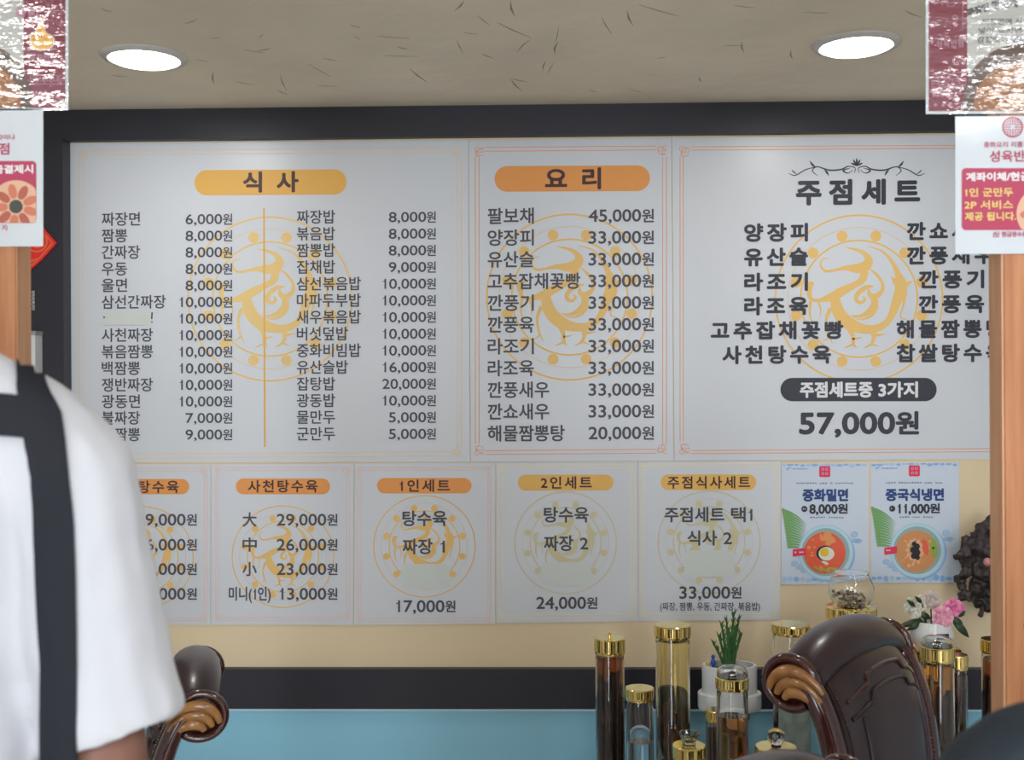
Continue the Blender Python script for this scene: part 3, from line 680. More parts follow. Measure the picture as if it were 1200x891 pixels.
def service(label, dx, dy):
    t = thing('promotion_sign', label, 'sign', at(1187 + dx, 297 + dy, YN))
    psheet(t, 1119.5 + dx, 136 + dy, 1254 + dx, 297.5 + dy, P_SHT, -.008)
    sx = lambda v: v + dx
    b = MB(); cx, cy = 1186.7 + dx, 149 + dy
    ring(b, cx, cy, 11.5, 1.8, P_ROSE, LP(1), 32)
    for a in range(4):
        r = a * PI / 2; R = lambda u, v: (cx + u * math.cos(r) - v * math.sin(r), cy + u * math.sin(r) + v * math.cos(r))
        for p, q in (((0, -11), (0, -2)), ((2.8, -10.5), (2.8, -2.8)), ((2.8, -2.8), (10.5, -2.8)), ((5.4, -9), (5.4, -5.4)), ((5.4, -5.4), (9, -5.4))):
            quadline(b, *R(*p), *R(*q), 1.2, P_ROSE, LP(1))
    child(b, 'round_logo', t, smooth=False)
    b = MB(); rrect(b, 1127 + dx, 197 + dy, 1246 + dx, 269.8 + dy, 5, P_ROSE, LP(1)); child(b, 'red_panel', t, smooth=False)
    b = MB(); c = (1128 + dx, 215 + dy, 1245.6 + dx, 269.4 + dy); bx, by = 1222.2 + dx, 250.5 + dy
    disc(b, bx, by, 31, P_TANP, LP(2), 40, clip=c)
    for k in range(9):
        a = 2 * PI * k / 9 + .3; disc(b, bx + 18 * math.cos(a), by + 18 * math.sin(a), 9, P_DUM if k % 2 else P_DUM2, LP(3) - .00003 * k, 16, ry=5, rot=a, clip=c)
    disc(b, bx, by, 10, P_TANP, LP(5), 24); disc(b, bx, by, 8, P_SAU, LP(5) - .0001, 24)
    lab(child(b, 'dumpling_plate_print', t, smooth=False), 'picture of fried dumplings around a sauce dish')
    b = MB(); b.auto = True
    text(b, '중화요리 리틀차이나', sx(1153), sx(1221), 169.3 + dy, 6.5, P_ROSE, LP(2), .12)
    text(b, '성육반점', sx(1160), sx(1214), 183 + dy, 13, P_ROSE, LP(2), .35)
    text(b, '계좌이체/현금결제시', sx(1132.5), sx(1242), 206.9 + dy, 9.6, P_WHT, LP(3), .45)
    text(b, '1인 군만두', sx(1130.4), sx(1187), 225.4 + dy, 9.8, P_YEL, LP(3), .3); text(b, '2P 서비스', sx(1130.4), sx(1187), 240 + dy, 9.8, P_YEL, LP(3), .3)
    text(b, '제공 됩니다.', sx(1131), sx(1190.5), 253.6 + dy, 9.6, P_YEL, LP(3), .3)
    text(b, '(단 현금영수증 X)', sx(1164), sx(1212), 274.5 + dy, 6.4, P_ROSE, LP(2), .2)
    child(b, 'lettering', t, smooth=False)
    b = MB(); p0, p1 = at(1150 + dx, 131 + dy, YP0 - .0015), at(1222 + dx, 138 + dy, YP0 - .0015)
    return t
service('white laminated dumpling service sign hanging beside the large set menu board', 0, 0)
service('white laminated dumpling service sign hanging above the red diamond ornament', -1203.5, -8.3)

LAM[0] = 'crinkled'; palette()
def howto(label, x0, y1):                       # noodle tip sign, 226 x 160 px
    x1, y0 = x0 + 226, y1 - 160
    t = thing('noodle_tip_sign', label, 'sign', at(x0 + 113, y1, YN))
    b = MB()
    psheet(t, x0, y0, x1, y1, P_SHT, -.004)
    b = MB(); poly(b, [(x0 + 3.3, y0 + 3), (x0 + 222.7, y0 + 3), (x0 + 222.7, y1 - 3), (x0 + 3.3, y1 - 3)], P_MAR, LP(1)); child(b, 'maroon_print', t, smooth=False)
    b = MB(); poly(b, [(x0 + 48.5, y0 + 3), (x0 + 173.5, y0 + 3), (x0 + 173.5, y1 - 48), (x0 + 48.5, y1 - 48)], P_GRY, LP(2)); child(b, 'grey_print', t, smooth=False)
    b = MB(); cx, cy = x0 + 113, y1 - 12; cl = (x0 + 4, y0, x0 + 222, y1 - 3.2)
    disc(b, cx, cy, 70, P_BOWL, LP(3), 48, clip=cl); disc(b, cx, cy + 2, 57, P_NOD2, LP(3) - .0001, 40, ry=50, clip=cl)
    rnd = random.Random(5)
    for k in range(60):
        a = rnd.uniform(PI, 2 * PI); q = rnd.uniform(0, 38); xx, yy = cx + q * 1.25 * math.cos(a), cy + q * math.sin(a)
        pts = [(xx - 12, yy + rnd.uniform(-5, 5), 1.1), (xx - 4, yy + rnd.uniform(-6, 6), 1.3), (xx + 4, yy + rnd.uniform(-6, 6), 1.3), (xx + 12, yy + rnd.uniform(-5, 5), 1.1)]
        pts = [(u, min(v, y1 - 5), w) for u, v, w in pts]
        stroke(b, pts, P_NOOD if k % 3 else P_NOD2, LP(4) - .00002 * k, 4)
    lab(child(b, 'noodle_bowl_print', t, smooth=False), 'picture of a brown bowl of noodles')
    b = MB()
    for side in (0, 1):
        ox = x0 + (3.3 if side == 0 else 177.7)
        for k in range(5):                            # key fret band
            fx, fy = ox + 4 + 8.2 * k, y1 - 41
            if fx + 7 > ox + 45: break
            stroke(b, [(fx, fy + 9, .5), (fx, fy, .5), (fx + 6.6, fy, .5), (fx + 6.6, fy + 6.4, .5), (fx + 2.2, fy + 6.4, .5), (fx + 2.2, fy + 3.2, .5), (fx + 4.4, fy + 3.2, .5)], P_LIL, LP(3), 1)
        quadline(b, ox + 3, y1 - 31, ox + 43, y1 - 31, .8, P_LIL, LP(3))
        for (a0_, b0_, c0_, d0_) in ((4, 8, 40, 8), (40, 8, 40, 40), (16, 5, 16, 12), (22, 5, 22, 12), (22, 12, 30, 12), (30, 5, 30, 12), (10, 3, 36, 3)):
            quadline(b, ox + a0_, y0 + 22 + b0_, ox + c0_, y0 + 22 + d0_, .7, P_LIL, LP(3))
        ring(b, ox + 31, y0 + 48, 3, .8, P_LIL, LP(3), 16)
        dashes(b, ox + 4, ox + 24, y1 - 21, 4, P_LIL, LP(3), 4); dashes(b, ox + 6, ox + 24, y1 - 10, 4, P_LIL, LP(3), 4)
    child(b, 'fret_print', t, smooth=False)
    b = MB(); hx, hy = x0 + 195.5, y1 - 84.5
    pts = [(-13, 6), (-13.5, 0), (-12, -6), (-7, -8), (-5, -14), (-1, -17), (3, -13), (4, -7), (9, -4), (13, 0), (13, 6), (9, 11), (0, 13), (-9, 12)]
    pp = catmull([(hx + u, hy + v) for u, v in pts] + [(hx + pts[0][0], hy + pts[0][1])], 4)
    poly(b, [(hx + (x - hx) * 1.08, hy + (y - hy) * 1.08) for x, y in pp[:-1]], P_WHT, LP(3)); poly(b, pp[:-1], P_EMO, LP(4))
    for v in (-3, 1.5, 6): stroke(b, [(hx - 12, hy + v, .4), (hx - 5, hy + v - .6, .6), (hx - 2.5, hy + v + 1.5, .3)], P_EMO2, LP(5))
    stroke(b, [(hx - 2, hy - 10, .3), (hx - 1, hy - 3, .5), (hx + 6, hy + 2, .3)], P_EMO2, LP(5))
    child(b, 'thumb_print', t, smooth=False)
    b = MB(); b.auto = True
    text(b, '성육반점', x0 + 180, x0 + 212, y1 - 62, 7.5, P_LIL, LP(3), .2); text(b, '성육반점', x0 + 12, x0 + 44, y1 - 82, 7.5, P_LIL, LP(3), .2)
    text(b, '짜장면', x0 + 48, x0 + 74, y1 - 121.5, 9, P_INK, LP(3), .5, rot=.28); text(b, '맛있게', x0 + 78, x0 + 107, y1 - 128.5, 10, P_INK, LP(3), .6, rot=.1)
    text(b, '먹는', x0 + 118, x0 + 139, y1 - 128, 10, P_INK, LP(3), .6, rot=-.1); text(b, '꿀팁', x0 + 164, x0 + 190, y1 - 114, 10, P_LIL, LP(5), .6, rot=-.25)
    for i, (s, a, c) in enumerate((('짜장면에 식초', 66, 122), ('넣어 드시면', 62, 112), ('감칠맛이 납니다', 60, 128))):
        text(b, s, x0 + a, x0 + c, y1 - 108 + i * 10.5, 7.4, P_INK, LP(3), .12)
    child(b, 'lettering', t, smooth=False)
    return t
howto('maroon noodle tip sign with a yellow thumb print, over the post by the pillar', -146, 129.5)
howto('maroon noodle tip sign with white glare, above the 성육반점 dumpling service sign', 1085, 133.2)

# ================================================================ small things on the dark pillar
YPI = YW - .06
c = at(2, 285, YPI)
t = thing('diamond_ornament', 'red diamond paper ornament with gold scrolls hanging on the dark pillar', 'ornament', c)
RO = mat('ornament_red', S(190, 34, 36), rough=.6); GO = mat('ornament_gold', S(226, 110, 60), rough=.4)
b = MB()
ps = []
for k in range(4):
    a = k * PI / 2
    for q in range(8):
        u = q / 8; r = 64 * (1 / (abs(math.cos(u * PI / 2)) + abs(math.sin(u * PI / 2)))) + 1.8 * abs(math.sin(u * 2 * PI))
        ps.append((2 + r * math.cos(a + u * PI / 2), 285 + r * math.sin(a + u * PI / 2)))
f = [at(x, y, YPI - .008) for x, y in ps]; bk = [at(x, y, YPI - .008) + Vector((0, .0075, 0)) for x, y in ps]; n = len(ps)
b.add(f + bk, [tuple(reversed(range(n))), tuple(n + k for k in range(n))] + [(k, (k + 1) % n, n + (k + 1) % n, n + k) for k in range(n)], RO)
child(b, 'backing', t, smooth=False)
b = MB()
for k in range(n):
    p, q = ps[k], ps[(k + 1) % n]; sc = .93
    quadline(b, 2 + (p[0] - 2) * sc, 285 + (p[1] - 285) * sc, 2 + (q[0] - 2) * sc, 285 + (q[1] - 285) * sc, 1.6, GO, YPI - .0086)
for (cx, cy, r) in ((43, 283, 12), (43, 283, 7), (2, 326, 12), (2, 244, 12)): ring(b, cx, cy, r, 1.8, GO, YPI - .0086, 28)
for s in (1, -1): stroke(b, [(20, 285 + s * 37, .5), (24, 285 + s * 32, 1.4), (28, 285 + s * 30, 1.2), (30, 285 + s * 24, 1.4), (37, 285 + s * 21, 1.3), (44, 285 + s * 18, .4)], GO, YPI - .0086)
for s in (1, -1): stroke(b, [(38, 283 + s * 2, .4), (42, 283 - s * 4, 1), (46, 283 + s * 2, .4)], GO, YPI - .0088)
child(b, 'gold_scroll', t, smooth=False)
# white box and metal latch
p0, p1 = at(12, 389, YPI), at(50, 470, YPI)
t = thing('switch_box', 'small white box with grey lid on the dark pillar behind the shoulder', 'box', ((p0.x + p1.x) / 2, YPI, p1.z))
b = MB(); b.box((p0.x, YPI - .05, p1.z), (p1.x, YPI - .0005, p0.z - .012), M_white); child(b, 'body', t, smooth=False)
b = MB(); b.box((p0.x - .002, YPI - .053, p0.z - .0118), (p1.x + .002, YPI - .0005, p0.z), mat('box_grey', (.35, .34, .32), rough=.5)); lab(child(b, 'lid', t, smooth=False), 'grey lid')
p0, p1 = at(38.5, 341, YPI), at(41.8, 364, YPI)
b = MB(); b.box((p0.x, YPI - .006, p1.z), (p1.x, YPI - .0005, p0.z), M_chrome)
for k in range(5): z = p1.z + (p0.z - p1.z) * (k + .5) / 5; b.tube([(p0.x - .001, YPI - .006, z), (p1.x + .001, YPI - .006, z)], .003, M_chrome, 8)
tag(b.build('metal_latch', smooth=False, origin=((p0.x + p1.x) / 2, YPI, p1.z)), 'thin silver latch plate on the dark pillar below the red ornament', 'latch')

# ================================================================ LOW DISPLAY LEDGE
ZL = 0.265
lx0, lx1 = at(660, 700, 3.1).x, 1.75
t = thing('display_ledge', 'low dark display ledge carrying the liquor bottles', 'shelf', ((lx0 + lx1) / 2, 3.12, 0))
b = MB(); b.box((lx0, 2.58, ZL - .03), (lx1, YW - .032, ZL), mat('ledge_wood', (.05, .03, .025), rough=.3)); child(b, 'top', t, smooth=False)
for x in (lx0 + .03, (lx0 + lx1) / 2, lx1 - .06):
    b = MB(); b.box((x, 2.62, 0), (x + .03, YW - .06, ZL - .0305), mat('ledge_wood', (.05, .03, .025))); child(b, 'side_panel', t, smooth=False)

# ================================================================ BOTTLES
def liquid(name, col): return mat('liquor_' + name, col, rough=0.0, trans=1.0, ior=1.34)
LQ_AMB = liquid('amber', (.78, .42, .10)); LQ_BRN = liquid('brown', (.30, .09, .035)); LQ_YEL = liquid('yellow', (.92, .80, .42)); LQ_CLR = liquid('clear', (.74, .80, .86)); LQ_ORG = liquid('orange', (.85, .38, .12))
ROOT = mat('root_brown', (.16, .06, .035), rough=.6, var=.3, vscale=30); ROOTD = mat('root_dark', (.07, .03, .02), rough=.6); ROOTO = mat('root_orange', (.75, .26, .06), rough=.5, var=.3, vscale=30); ROOTG = mat('root_grey', (.18, .2, .2), rough=.6)
def bottle(label, px, rpx, ytop, lidpx, Y, liq=None, level=None, root=None, cap='flat', cappx=0, lidr=1.05, nroot=5, group=None, z0=ZL, rtop=(.6, .93)):
    """px, rpx: centre column and radius in picture pixels at depth Y; ytop: row of lid top; level: row of the liquid surface"""
    c = at(px, ytop, Y); R = rpx / F * (Y / math.cos(0.0)); zt = c.z; h = lidpx / F * Y; zl = zt - h
    t = thing('liquor_bottle', label, 'bottle', (c.x, Y, z0), group)
    H = zl - z0; w = .003
    b = MB()
    b.lathe([(R * .92, 0.0), (R, .006), (R, H - .022), (R * .985, H - .012), (R * .93, H - .004), (R * .93, H), (R * .93 - w, H), (R * .93 - w, H - .006), (R - w, H - .02), (R - w, .009), (0.0001, .007)], M_glass, 40)
    b.f.pop() if False else None
    o = b.build('glass_body', t)
    if liq:
        zlv = (at(px, level, Y).z if level else zl - .02) - z0
        zlv = min(zlv, H - .012)
        b = MB(); r = R - w - .0006
        b.lathe([(0.0001, .0085), (r, .0095), (r, zlv), (0.0001, zlv)], liq, 40); b.build('liquor', t)
    else: zlv = H * .8
    if root:
        b = MB(); rnd = random.Random(int(px * 7)); rr = (R - w) * .62
        for k in range(nroot):
            a = rnd.uniform(0, 2 * PI); q = rr * rnd.uniform(.1, .8); x, y = q * math.cos(a), q * math.sin(a); pts = []; rad = []
            n = 9; top = zlv * rnd.uniform(*rtop)
            for i in range(n):
                pts.append((max(-rr, min(rr, x)), max(-rr, min(rr, y)), .02 + (top - .02) * i / (n - 1))); x += rnd.uniform(-.35, .35) * rr; y += rnd.uniform(-.35, .35) * rr
                rad.append(R * (.10 + .17 * math.sin(PI * (i + .8) / n)) * rnd.uniform(.6, 1.2))
            b.tube(catmull(pts, 3), [rad[min(i // 3, n - 1)] for i in range((n - 1) * 3 + 1)], root, 8)
        b.build('root', t)
    b = MB(); LR = R * lidr
    b.lathe([(LR * .985, H - .004), (LR, H - .001), (LR, H + .003)], M_gold, 40)
    b.lathe([(LR * .985, H + .003), (LR * .99, H + h - .004)], M_gold, 44, rib=.022, ribn=1)
    b.lathe([(LR, H + h - .004), (LR * 1.005, H + h - .002), (LR * .96, H + h), (0.0001, H + h)], M_gold, 40)
    b.build('lid', t)
    T = H + h
    if cap == 'dome':
        hd = cappx / F * Y; r = LR * .93
        dp = [(r, T), (r * 1.02, T + hd * .3), (r * .96, T + hd * .65), (r * .75, T + hd * .9), (r * .3, T + hd), (0.0001, T + hd)]
        b = MB(); b.lathe(dp, M_glass, 32); b.lathe([(q * .93, T + .0005 + (z - T) * .93) for q, z in dp][::-1], M_glass, 32); b.build('dome_cap', t)
        b = MB(); b.lathe([(r * .28, T + .0005), (r * .3, T + hd * .3), (r * .1, T + hd * .45), (0.0001, T + hd * .5)], M_glass, 16); b.build('inner_knob', t)
    elif cap == 'ball':
        hd = cappx / F * Y
        b = MB(); b.lathe([(LR * .25, T), (LR * .2, T + hd * .12)], M_glass, 20); b.ball((0, 0, T + hd * .55), hd * .5, mat('frosted_glass', (.9, .92, .95), rough=.12, trans=1.0), 12, 8, .03)
        b.build('glass_knob', t)
    elif cap == 'cup':
        hd = cappx / F * Y; b = MB(); r = LR * .62; n = 24; pr = [(r * .62, T), (r * .68, T + hd * .3), (r * .85, T + hd * .65), (r, T + hd)]
        b.lathe(pr + [(r * .86, T + hd), (r * .7, T + hd * .6), (r * .5, T + hd * .3), (.0001, T + hd * .28)], mat('cut_glass', (.85, .93, .85), rough=.05, trans=1.0), n, rib=.05, ribn=1); b.build('glass_knob', t)
    elif cap == 'knob':
        b = MB(); b.lathe([(.004, T), (.003, T + .006), (.005, T + .010), (.0001, T + .014)], M_gold, 12); b.build('lid_knob', t)
    return t
bottle('tall dark brown liquor bottle with knobbed gold lid, far end of the bottle row', 714.5, 17, 747, 17, 3.08, LQ_BRN, 767.7, ROOTD, 'knob', nroot=16)
bottle('short clear liquor bottle with narrow gold lid beside the dark brown one', 749.5, 16, 806, 12, 2.92, LQ_CLR, 868, ROOTG, nroot=3)
bottle('tallest yellow liquor bottle with roots, gold lid just under the set sheets', 788, 20, 732, 13, 3.12, LQ_YEL, 749, ROOT, nroot=14, rtop=(.3, .72))
bottle('liquor bottle with orange root and clear dome cap in front of white planter', 858, 18.2, 793, 12.5, 2.80, LQ_ORG, 838, ROOTO, 'dome', 13, nroot=3)
bottle('small bottle with gold lid behind the dome-capped bottle under the planter', 838, 11, 831.5, 11, 2.98, LQ_BRN, 850, ROOT, nroot=2)
bottle('low gold-lidded bottle topped with cut glass cup', 807.5, 18.5, 873, 14, 2.72, LQ_AMB, 892, ROOT, 'cup', 14, nroot=3)
bottle('low dark bottle topped with clear glass ball knob', 909.5, 23, 875, 14, 2.70, LQ_BRN, 894, ROOTD, 'ball', 21, nroot=3)
tb = bottle('tall dark bottle with pale paper label just behind the chair scroll', 927, 21, 731, 10, 3.12, LQ_BRN, 775, ROOTD, nroot=4)
bottle('slim dark liquor bottle with clear dome cap beside the leather chair back', 1098.5, 18.5, 757, 15, 2.72, LQ_AMB, 762, ROOTD, 'dome', 11, nroot=7)
vb = bottle('wide amber bottle with gold lid carrying the flower vase', 1096, 27, 760, 17, 3.16, LQ_AMB, 782, ROOTD, nroot=6)
bottle('dark bottle with gold lid just right of the dome-capped bottle', 1121, 12, 767, 15, 2.92, LQ_BRN, 786, ROOTD, nroot=4)
bottle('low bottle with gold lid at foot of the wooden post', 1150, 14, 858, 12, 2.85, LQ_AMB, 874, ROOT, nroot=3)
bottle('dark bottle with gold lid half hidden by the wooden post', 1166, 15, 749, 14, 3.18, LQ_BRN, 772, ROOTD, nroot=4)
jb = bottle('large gold-lidded bottle behind the chair crest with glass jar on top', 997.5, 27.5, 710.5, 14, 3.10, LQ_AMB, 740, ROOT, nroot=8)
# glass dome filled with nuts on that lid
c = at(997.5, 710.5, 3.10); k = 3.10 / F; oz = c.z - ZL
b = MB(); b.lathe([(17 * k, oz), (21 * k, oz + 4 * k), (26 * k, oz + 14 * k), (26 * k, oz + 24 * k), (22 * k, oz + 33 * k), (20 * k, oz + 37 * k), (20 * k, oz + 39.5 * k), (.0001, oz + 39.5 * k)], M_glass, 36)
b.lathe([(.0001, oz + .001), (16 * k, oz + .002), (20 * k, oz + 5 * k), (25 * k, oz + 14 * k), (25 * k, oz + 24 * k), (21 * k, oz + 33 * k), (19 * k, oz + 38 * k), (.0001, oz + 38 * k)][::-1], M_glass, 36)
b.build('glass_jar_top', jb)
b = MB()
for i in range(70):
    a = random.uniform(0, 2 * PI); zz = random.uniform(3, 16) * k; r = random.uniform(0, (15 + zz / k * .45) * k)
    b.ball((r * math.cos(a), r * math.sin(a), oz + zz), (random.uniform(2, 3.6) * k, random.uniform(2, 3) * k, random.uniform(1.5, 2.6) * k), mat('nut_%d' % (i % 3), ((.35, .26, .17), (.55, .46, .36), (.2, .14, .1))[i % 3], rough=.6), 7, 5)
o = b.build('dried_nuts', jb); o['kind'] = 'stuff'
# pale label on the tall dark bottle
k = 3.12 / F; b = MB(); R = 21 * k + .0012; zz0, zz1 = at(927, 905, 3.12).z - ZL, at(927, 818, 3.12).z - ZL
b.grid(lambda u, v: (R * math.sin((u - .42) * 2.3), -R * math.cos((u - .42) * 2.3), zz0 + (zz1 + (-.006 * u) - zz0) * v), 14, 6, mat('label_sage', S(112, 124, 118), rough=.5, var=.35, vscale=25))
b.build('paper_label', tb)

# ================================================================ PLANTER ON ITS STAND
YPt = 3.24; k = YPt / F
c = at(855, 831, YPt)
st = thing('plant_stand', 'dark wooden block stand under the white planter', 'stand', (c.x, YPt, ZL))
b = MB(); b.lathe([(27 * k, 0), (29 * k, .006), (27 * k, .014), (23 * k, .03), (23 * k, c.z - ZL - .03), (28 * k, c.z - ZL - .014), (28 * k, c.z - ZL - .0006)], mat('stand_wood', (.05, .025, .015), rough=.3), 4, ); b.build('pedestal', st, smooth=False)
st.rotation_euler.z = PI / 4
t = thing('planter', 'white two-tier planter with spiky green succulent and tiny figurines', 'planter', (c.x, YPt, c.z))
b = MB()
def sq(mb, r0, z0, r1, z1, m): mb.box((-r0, -r0 * .7, z0), (r0, r0 * .7, z1), m)
b.lathe([(30 * k, 0), (36.5 * k, .003), (37 * k, .01), (37 * k, 19 * k), (36 * k, 20 * k), (32 * k, 20.3 * k), (32 * k, 49 * k), (31 * k, 52 * k), (28 * k, 52 * k), (28 * k, 44 * k), (.0001, 44 * k)], M_white, 40, sy=.72); b.build('pot', t)
b = MB(); b.lathe([(.0001, 45 * k), (27.5 * k, 45 * k)], mat('soil', (.1, .07, .05), rough=.9, bump=.5), 30, sy=.7); b.build('soil', t)
GR = mat('succulent_green', (.045, .15, .04), rough=.5, var=.4, vscale=40)
b = MB(); rnd = random.Random(2)
for (ux, uh, ln) in ((-13, 30, -4), (-7, 54, -2), (-2, 58, -1), (4, 66, 2), (9, 60, 3), (1, 46, -2), (6, 50, 1), (11, 42, 3), (-9, 40, -3)):
    pts = [(ux * .3 * k, 0, 44 * k), (ux * .7 * k, rnd.uniform(-3, 3) * k, (44 + uh * .5) * k), ((ux + ln) * k, rnd.uniform(-4, 4) * k, (44 + uh) * k)]
    pts = catmull(pts, 5); b.tube(pts, [2.6 * k * (1 - .7 * i / len(pts)) for i in range(len(pts))], GR, 7)
    for i, p in enumerate(pts[1:]):
        for q in range(3):
            a = rnd.uniform(0, 2 * PI); l = rnd.uniform(4, 8) * k; b.tube([p, (p[0] + math.cos(a) * l * .6, p[1] + math.sin(a) * l * .5, p[2] + l)], [1.2 * k, .15 * k], GR, 5)
b.build('succulent', t)
b = MB(); b.ball((-20 * k, -8 * k, 56 * k), (3 * k, 3 * k, 5 * k), mat('fig_blue', (.03, .08, .42), rough=.3)); b.ball((-20 * k, -8 * k, 63 * k), 2.4 * k, mat('fig_blue', (.03, .08, .42))); b.lathe([(3 * k, 45 * k), (1.5 * k, 52 * k)], mat('fig_blue', (0, 0, 0)), 10, c=(-20 * k, -8 * k, 0))
lab(b.build('figurine', t), 'tiny dark blue figurine')
b = MB(); b.ball((-26 * k, -6 * k, 53 * k), (2.4 * k, 2 * k, 4 * k), mat('fig_yellow', (.6, .4, .08), rough=.3)); b.lathe([(3 * k, 45 * k), (2 * k, 51 * k)], mat('fig_yellow', (0, 0, 0)), 10, c=(-26 * k, -6 * k, 0))
lab(b.build('figurine', t), 'tiny yellow figurine')
b = MB(); b.ball((6 * k, -14 * k, 47 * k), (9 * k, 4 * k, 6 * k), mat('pebble_white', (.7, .7, .68), rough=.5), jit=.08); lab(b.build('pebble', t), 'white stone')

# ================================================================ FLOWER VASE
YV = 3.16; k = YV / F; c = at(1092, 760, YV)
t = thing('flower_vase', 'white vase of pink, cream and white flowers on the amber bottle lid', 'vase', (c.x, YV, c.z + .0004))
b = MB(); b.lathe([(17 * k, 0), (21 * k, 4 * k), (24 * k, 12 * k), (24 * k, 20 * k), (21 * k, 29 * k), (20 * k, 32 * k), (18 * k, 32 * k), (18 * k, 26 * k), (.0001, 25 * k)], M_white, 36); b.build('vase_body', t)
b = MB(); b.grid(lambda u, v: ((-3 + 15 * u) * k, -(25.2 - (abs(-3 + 15 * u) / 14) ** 2 * 3 - v * 1.4) * k, (13 + 8.5 * v) * k), 4, 2, M_black)
for r_ in (15.5, 18.5): b.box((0 * k, -25.6 * k, r_ * k), (10 * k, -25.3 * k, (r_ + .7) * k), mat('tag_grey', (.4, .4, .4)))
lab(b.build('name_tag', t, smooth=False), 'small black tag with two grey lines')
def flower(name, label, u, v, dep, r, cols, petals, rings, seed):
    rnd = random.Random(seed); b = MB(); cx, cy, cz = u * k, -dep * k, v * k
    b.ball((cx, cy, cz), r * .45 * k, cols[0], 10, 6)
    for g in range(rings):
        rr = r * (1 - .25 * g) * k; el = .15 + .42 * g
        for p in range(petals):
            a = 2 * PI * (p + g * .5) / petals + rnd.uniform(-.15, .15)
            d = Vector((math.cos(a) * math.cos(el), -math.sin(el), math.sin(a) * math.cos(el))); s = Vector((-math.sin(a), 0, math.cos(a)))
            w = rr * 2.2 / petals * 2.6; base = Vector((cx, cy, cz))
            vs = []
            for i, (q, ww) in enumerate(((.2, .4), (.6, 1), (.88, 1.05), (1.0, .6))):
                up = d * rr * q + Vector((0, -math.sin(q * 2.6) * rr * .22, 0))
                for sd in (-1, 0, 1): vs.append(base + up + s * w * ww * sd * .5 + Vector((0, rnd.uniform(-.04, .04) * rr + (abs(sd) * .08 * rr), rnd.uniform(-.03, .03) * rr)))
            b.add(vs, [(3 * i + j, 3 * i + j + 1, 3 * i + j + 4, 3 * i + j + 3) for i in range(3) for j in range(2)], cols[(p + g) % len(cols)])
    b.tube([(cx, cy + r * .2 * k, cz), (cx * .5, cy * .4, 28 * k)], .8 * k, mat('stem_green', (.05, .12, .03)), 6)
    return lab(b.build(name, t), label)
PK = mat('petal_pink', (.80, .30, .45), rough=.6); PK2 = mat('petal_pink_light', (.86, .42, .55), rough=.6); MG = mat('petal_magenta', (.78, .14, .38), rough=.6); CR = mat('petal_cream', (.62, .55, .48), rough=.6); CR2 = mat('petal_cream_rose', (.60, .45, .42), rough=.6); WH = mat('petal_white', (.72, .74, .62), rough=.6)
flower('carnation', 'frilly light pink bloom', 6, 40, 16, 13, (PK2, PK), 13, 3, 1)
flower('rose', 'magenta bloom', 22, 47, 6, 12.5, (MG, PK), 8, 3, 2)
flower('rose', 'cream bloom', -1, 57, 2, 11, (CR, CR2), 8, 3, 3)
for (u, v, d, sd) in ((-22, 43, 10, 4), (-15, 49, 6, 5), (-28, 48, 4, 6), (-12, 57, 2, 7), (-25, 53, 0, 8)):
    flower('alstroemeria', 'small white bloom', u, v, d, 6.5, (WH, CR), 6, 2, sd)
DG = mat('leaf_dark', (.02, .05, .015), rough=.4)
for (x0, z0, x1, z1, wd) in ((-16, 36, -43, 26, 4.5), (-14, 34, -32, 22, 4.5), (20, 36, 40, 14, 5.5), (20, 40, 34, 24, 5), (-4, 36, -20, 44, 5), (-22, 50, -31, 58, 3), (-14, 54, -22, 62, 3), (26, 38, 36, 45, 3)):
    b = MB(); n = 7; vs = []; d = Vector((x1 - x0, 0, z1 - z0)).normalized(); s = Vector((-d.z, 0, d.x))
    for i in range(n + 1):
        q = i / n; p = Vector((x0 + (x1 - x0) * q, -9 - 3 * math.sin(q * PI), z0 + (z1 - z0) * q)); ww = wd * math.sin(PI * min(1, q * .92 + .06)) * .8
        for sd in (-1, 0, 1): vs.append((p + s * ww * sd + Vector((0, abs(sd) * 1.2, 0))) * k)
    b.add(vs, [(3 * i + j, 3 * i + j + 1, 3 * i + j + 4, 3 * i + j + 3) for i in range(n) for j in range(2)], DG)
    b.tube([(x0 * k, -9 * k, z0 * k), (x0 * .5 * k, -4 * k, 27 * k)], .7 * k, DG, 5)
    b.build('leaf', t)

# ================================================================ DRIFTWOOD CARVING
YD = 3.42; k = YD / F
c = at(1150, 722, YD)
DW = mat('driftwood_dark', (.065, .046, .045), rough=.5, col2=(.018, .014, .015), vscale=18, bump=.5, bscale=45, bdist=.006)
b = MB(); rnd = random.Random(11)
for (u, v, r) in ((1162, 616, 10), (1150, 622, 9), (1150, 640, 13), (1135, 640, 11), (1128, 650, 7), (1160, 645, 16), (1140, 660, 15), (1155, 668, 17), (1130, 672, 8), (1127, 684, 6), (1148, 686, 12), (1165, 690, 14), (1150, 703, 9), (1158, 712, 8), (1150, 716, 5),
                  (1175, 630, 14), (1180, 660, 16), (1172, 680, 15), (1122, 652, 4), (1122, 680, 5), (1143, 690, 6), (1166, 706, 9)):
    p = at(u, v, YD + rnd.uniform(-.03, .03)); b.ball(p, (r * k * rnd.uniform(.8, 1.1), r * k * .8, r * k * rnd.uniform(.8, 1.1)), DW, 14, 9, .12)
p = at(1160, 665, YD); b.tube([p, (p.x, YW - .002, p.z)], .02, DW, 10)
for i in range(16):
    p = at(rnd.uniform(1128, 1175), rnd.uniform(625, 700), YD); a = rnd.uniform(0, 2 * PI); q = [p]
    for j_ in range(4): a += rnd.uniform(-.8, .8); p = p + Vector((math.cos(a) * .014, rnd.uniform(-.016, .006), math.sin(a) * .014)); q.append(p)
    b.tube(q, [.014, .012, .010, .007, .004], DW, 8)
o = b.build('driftwood_carving', origin=c)
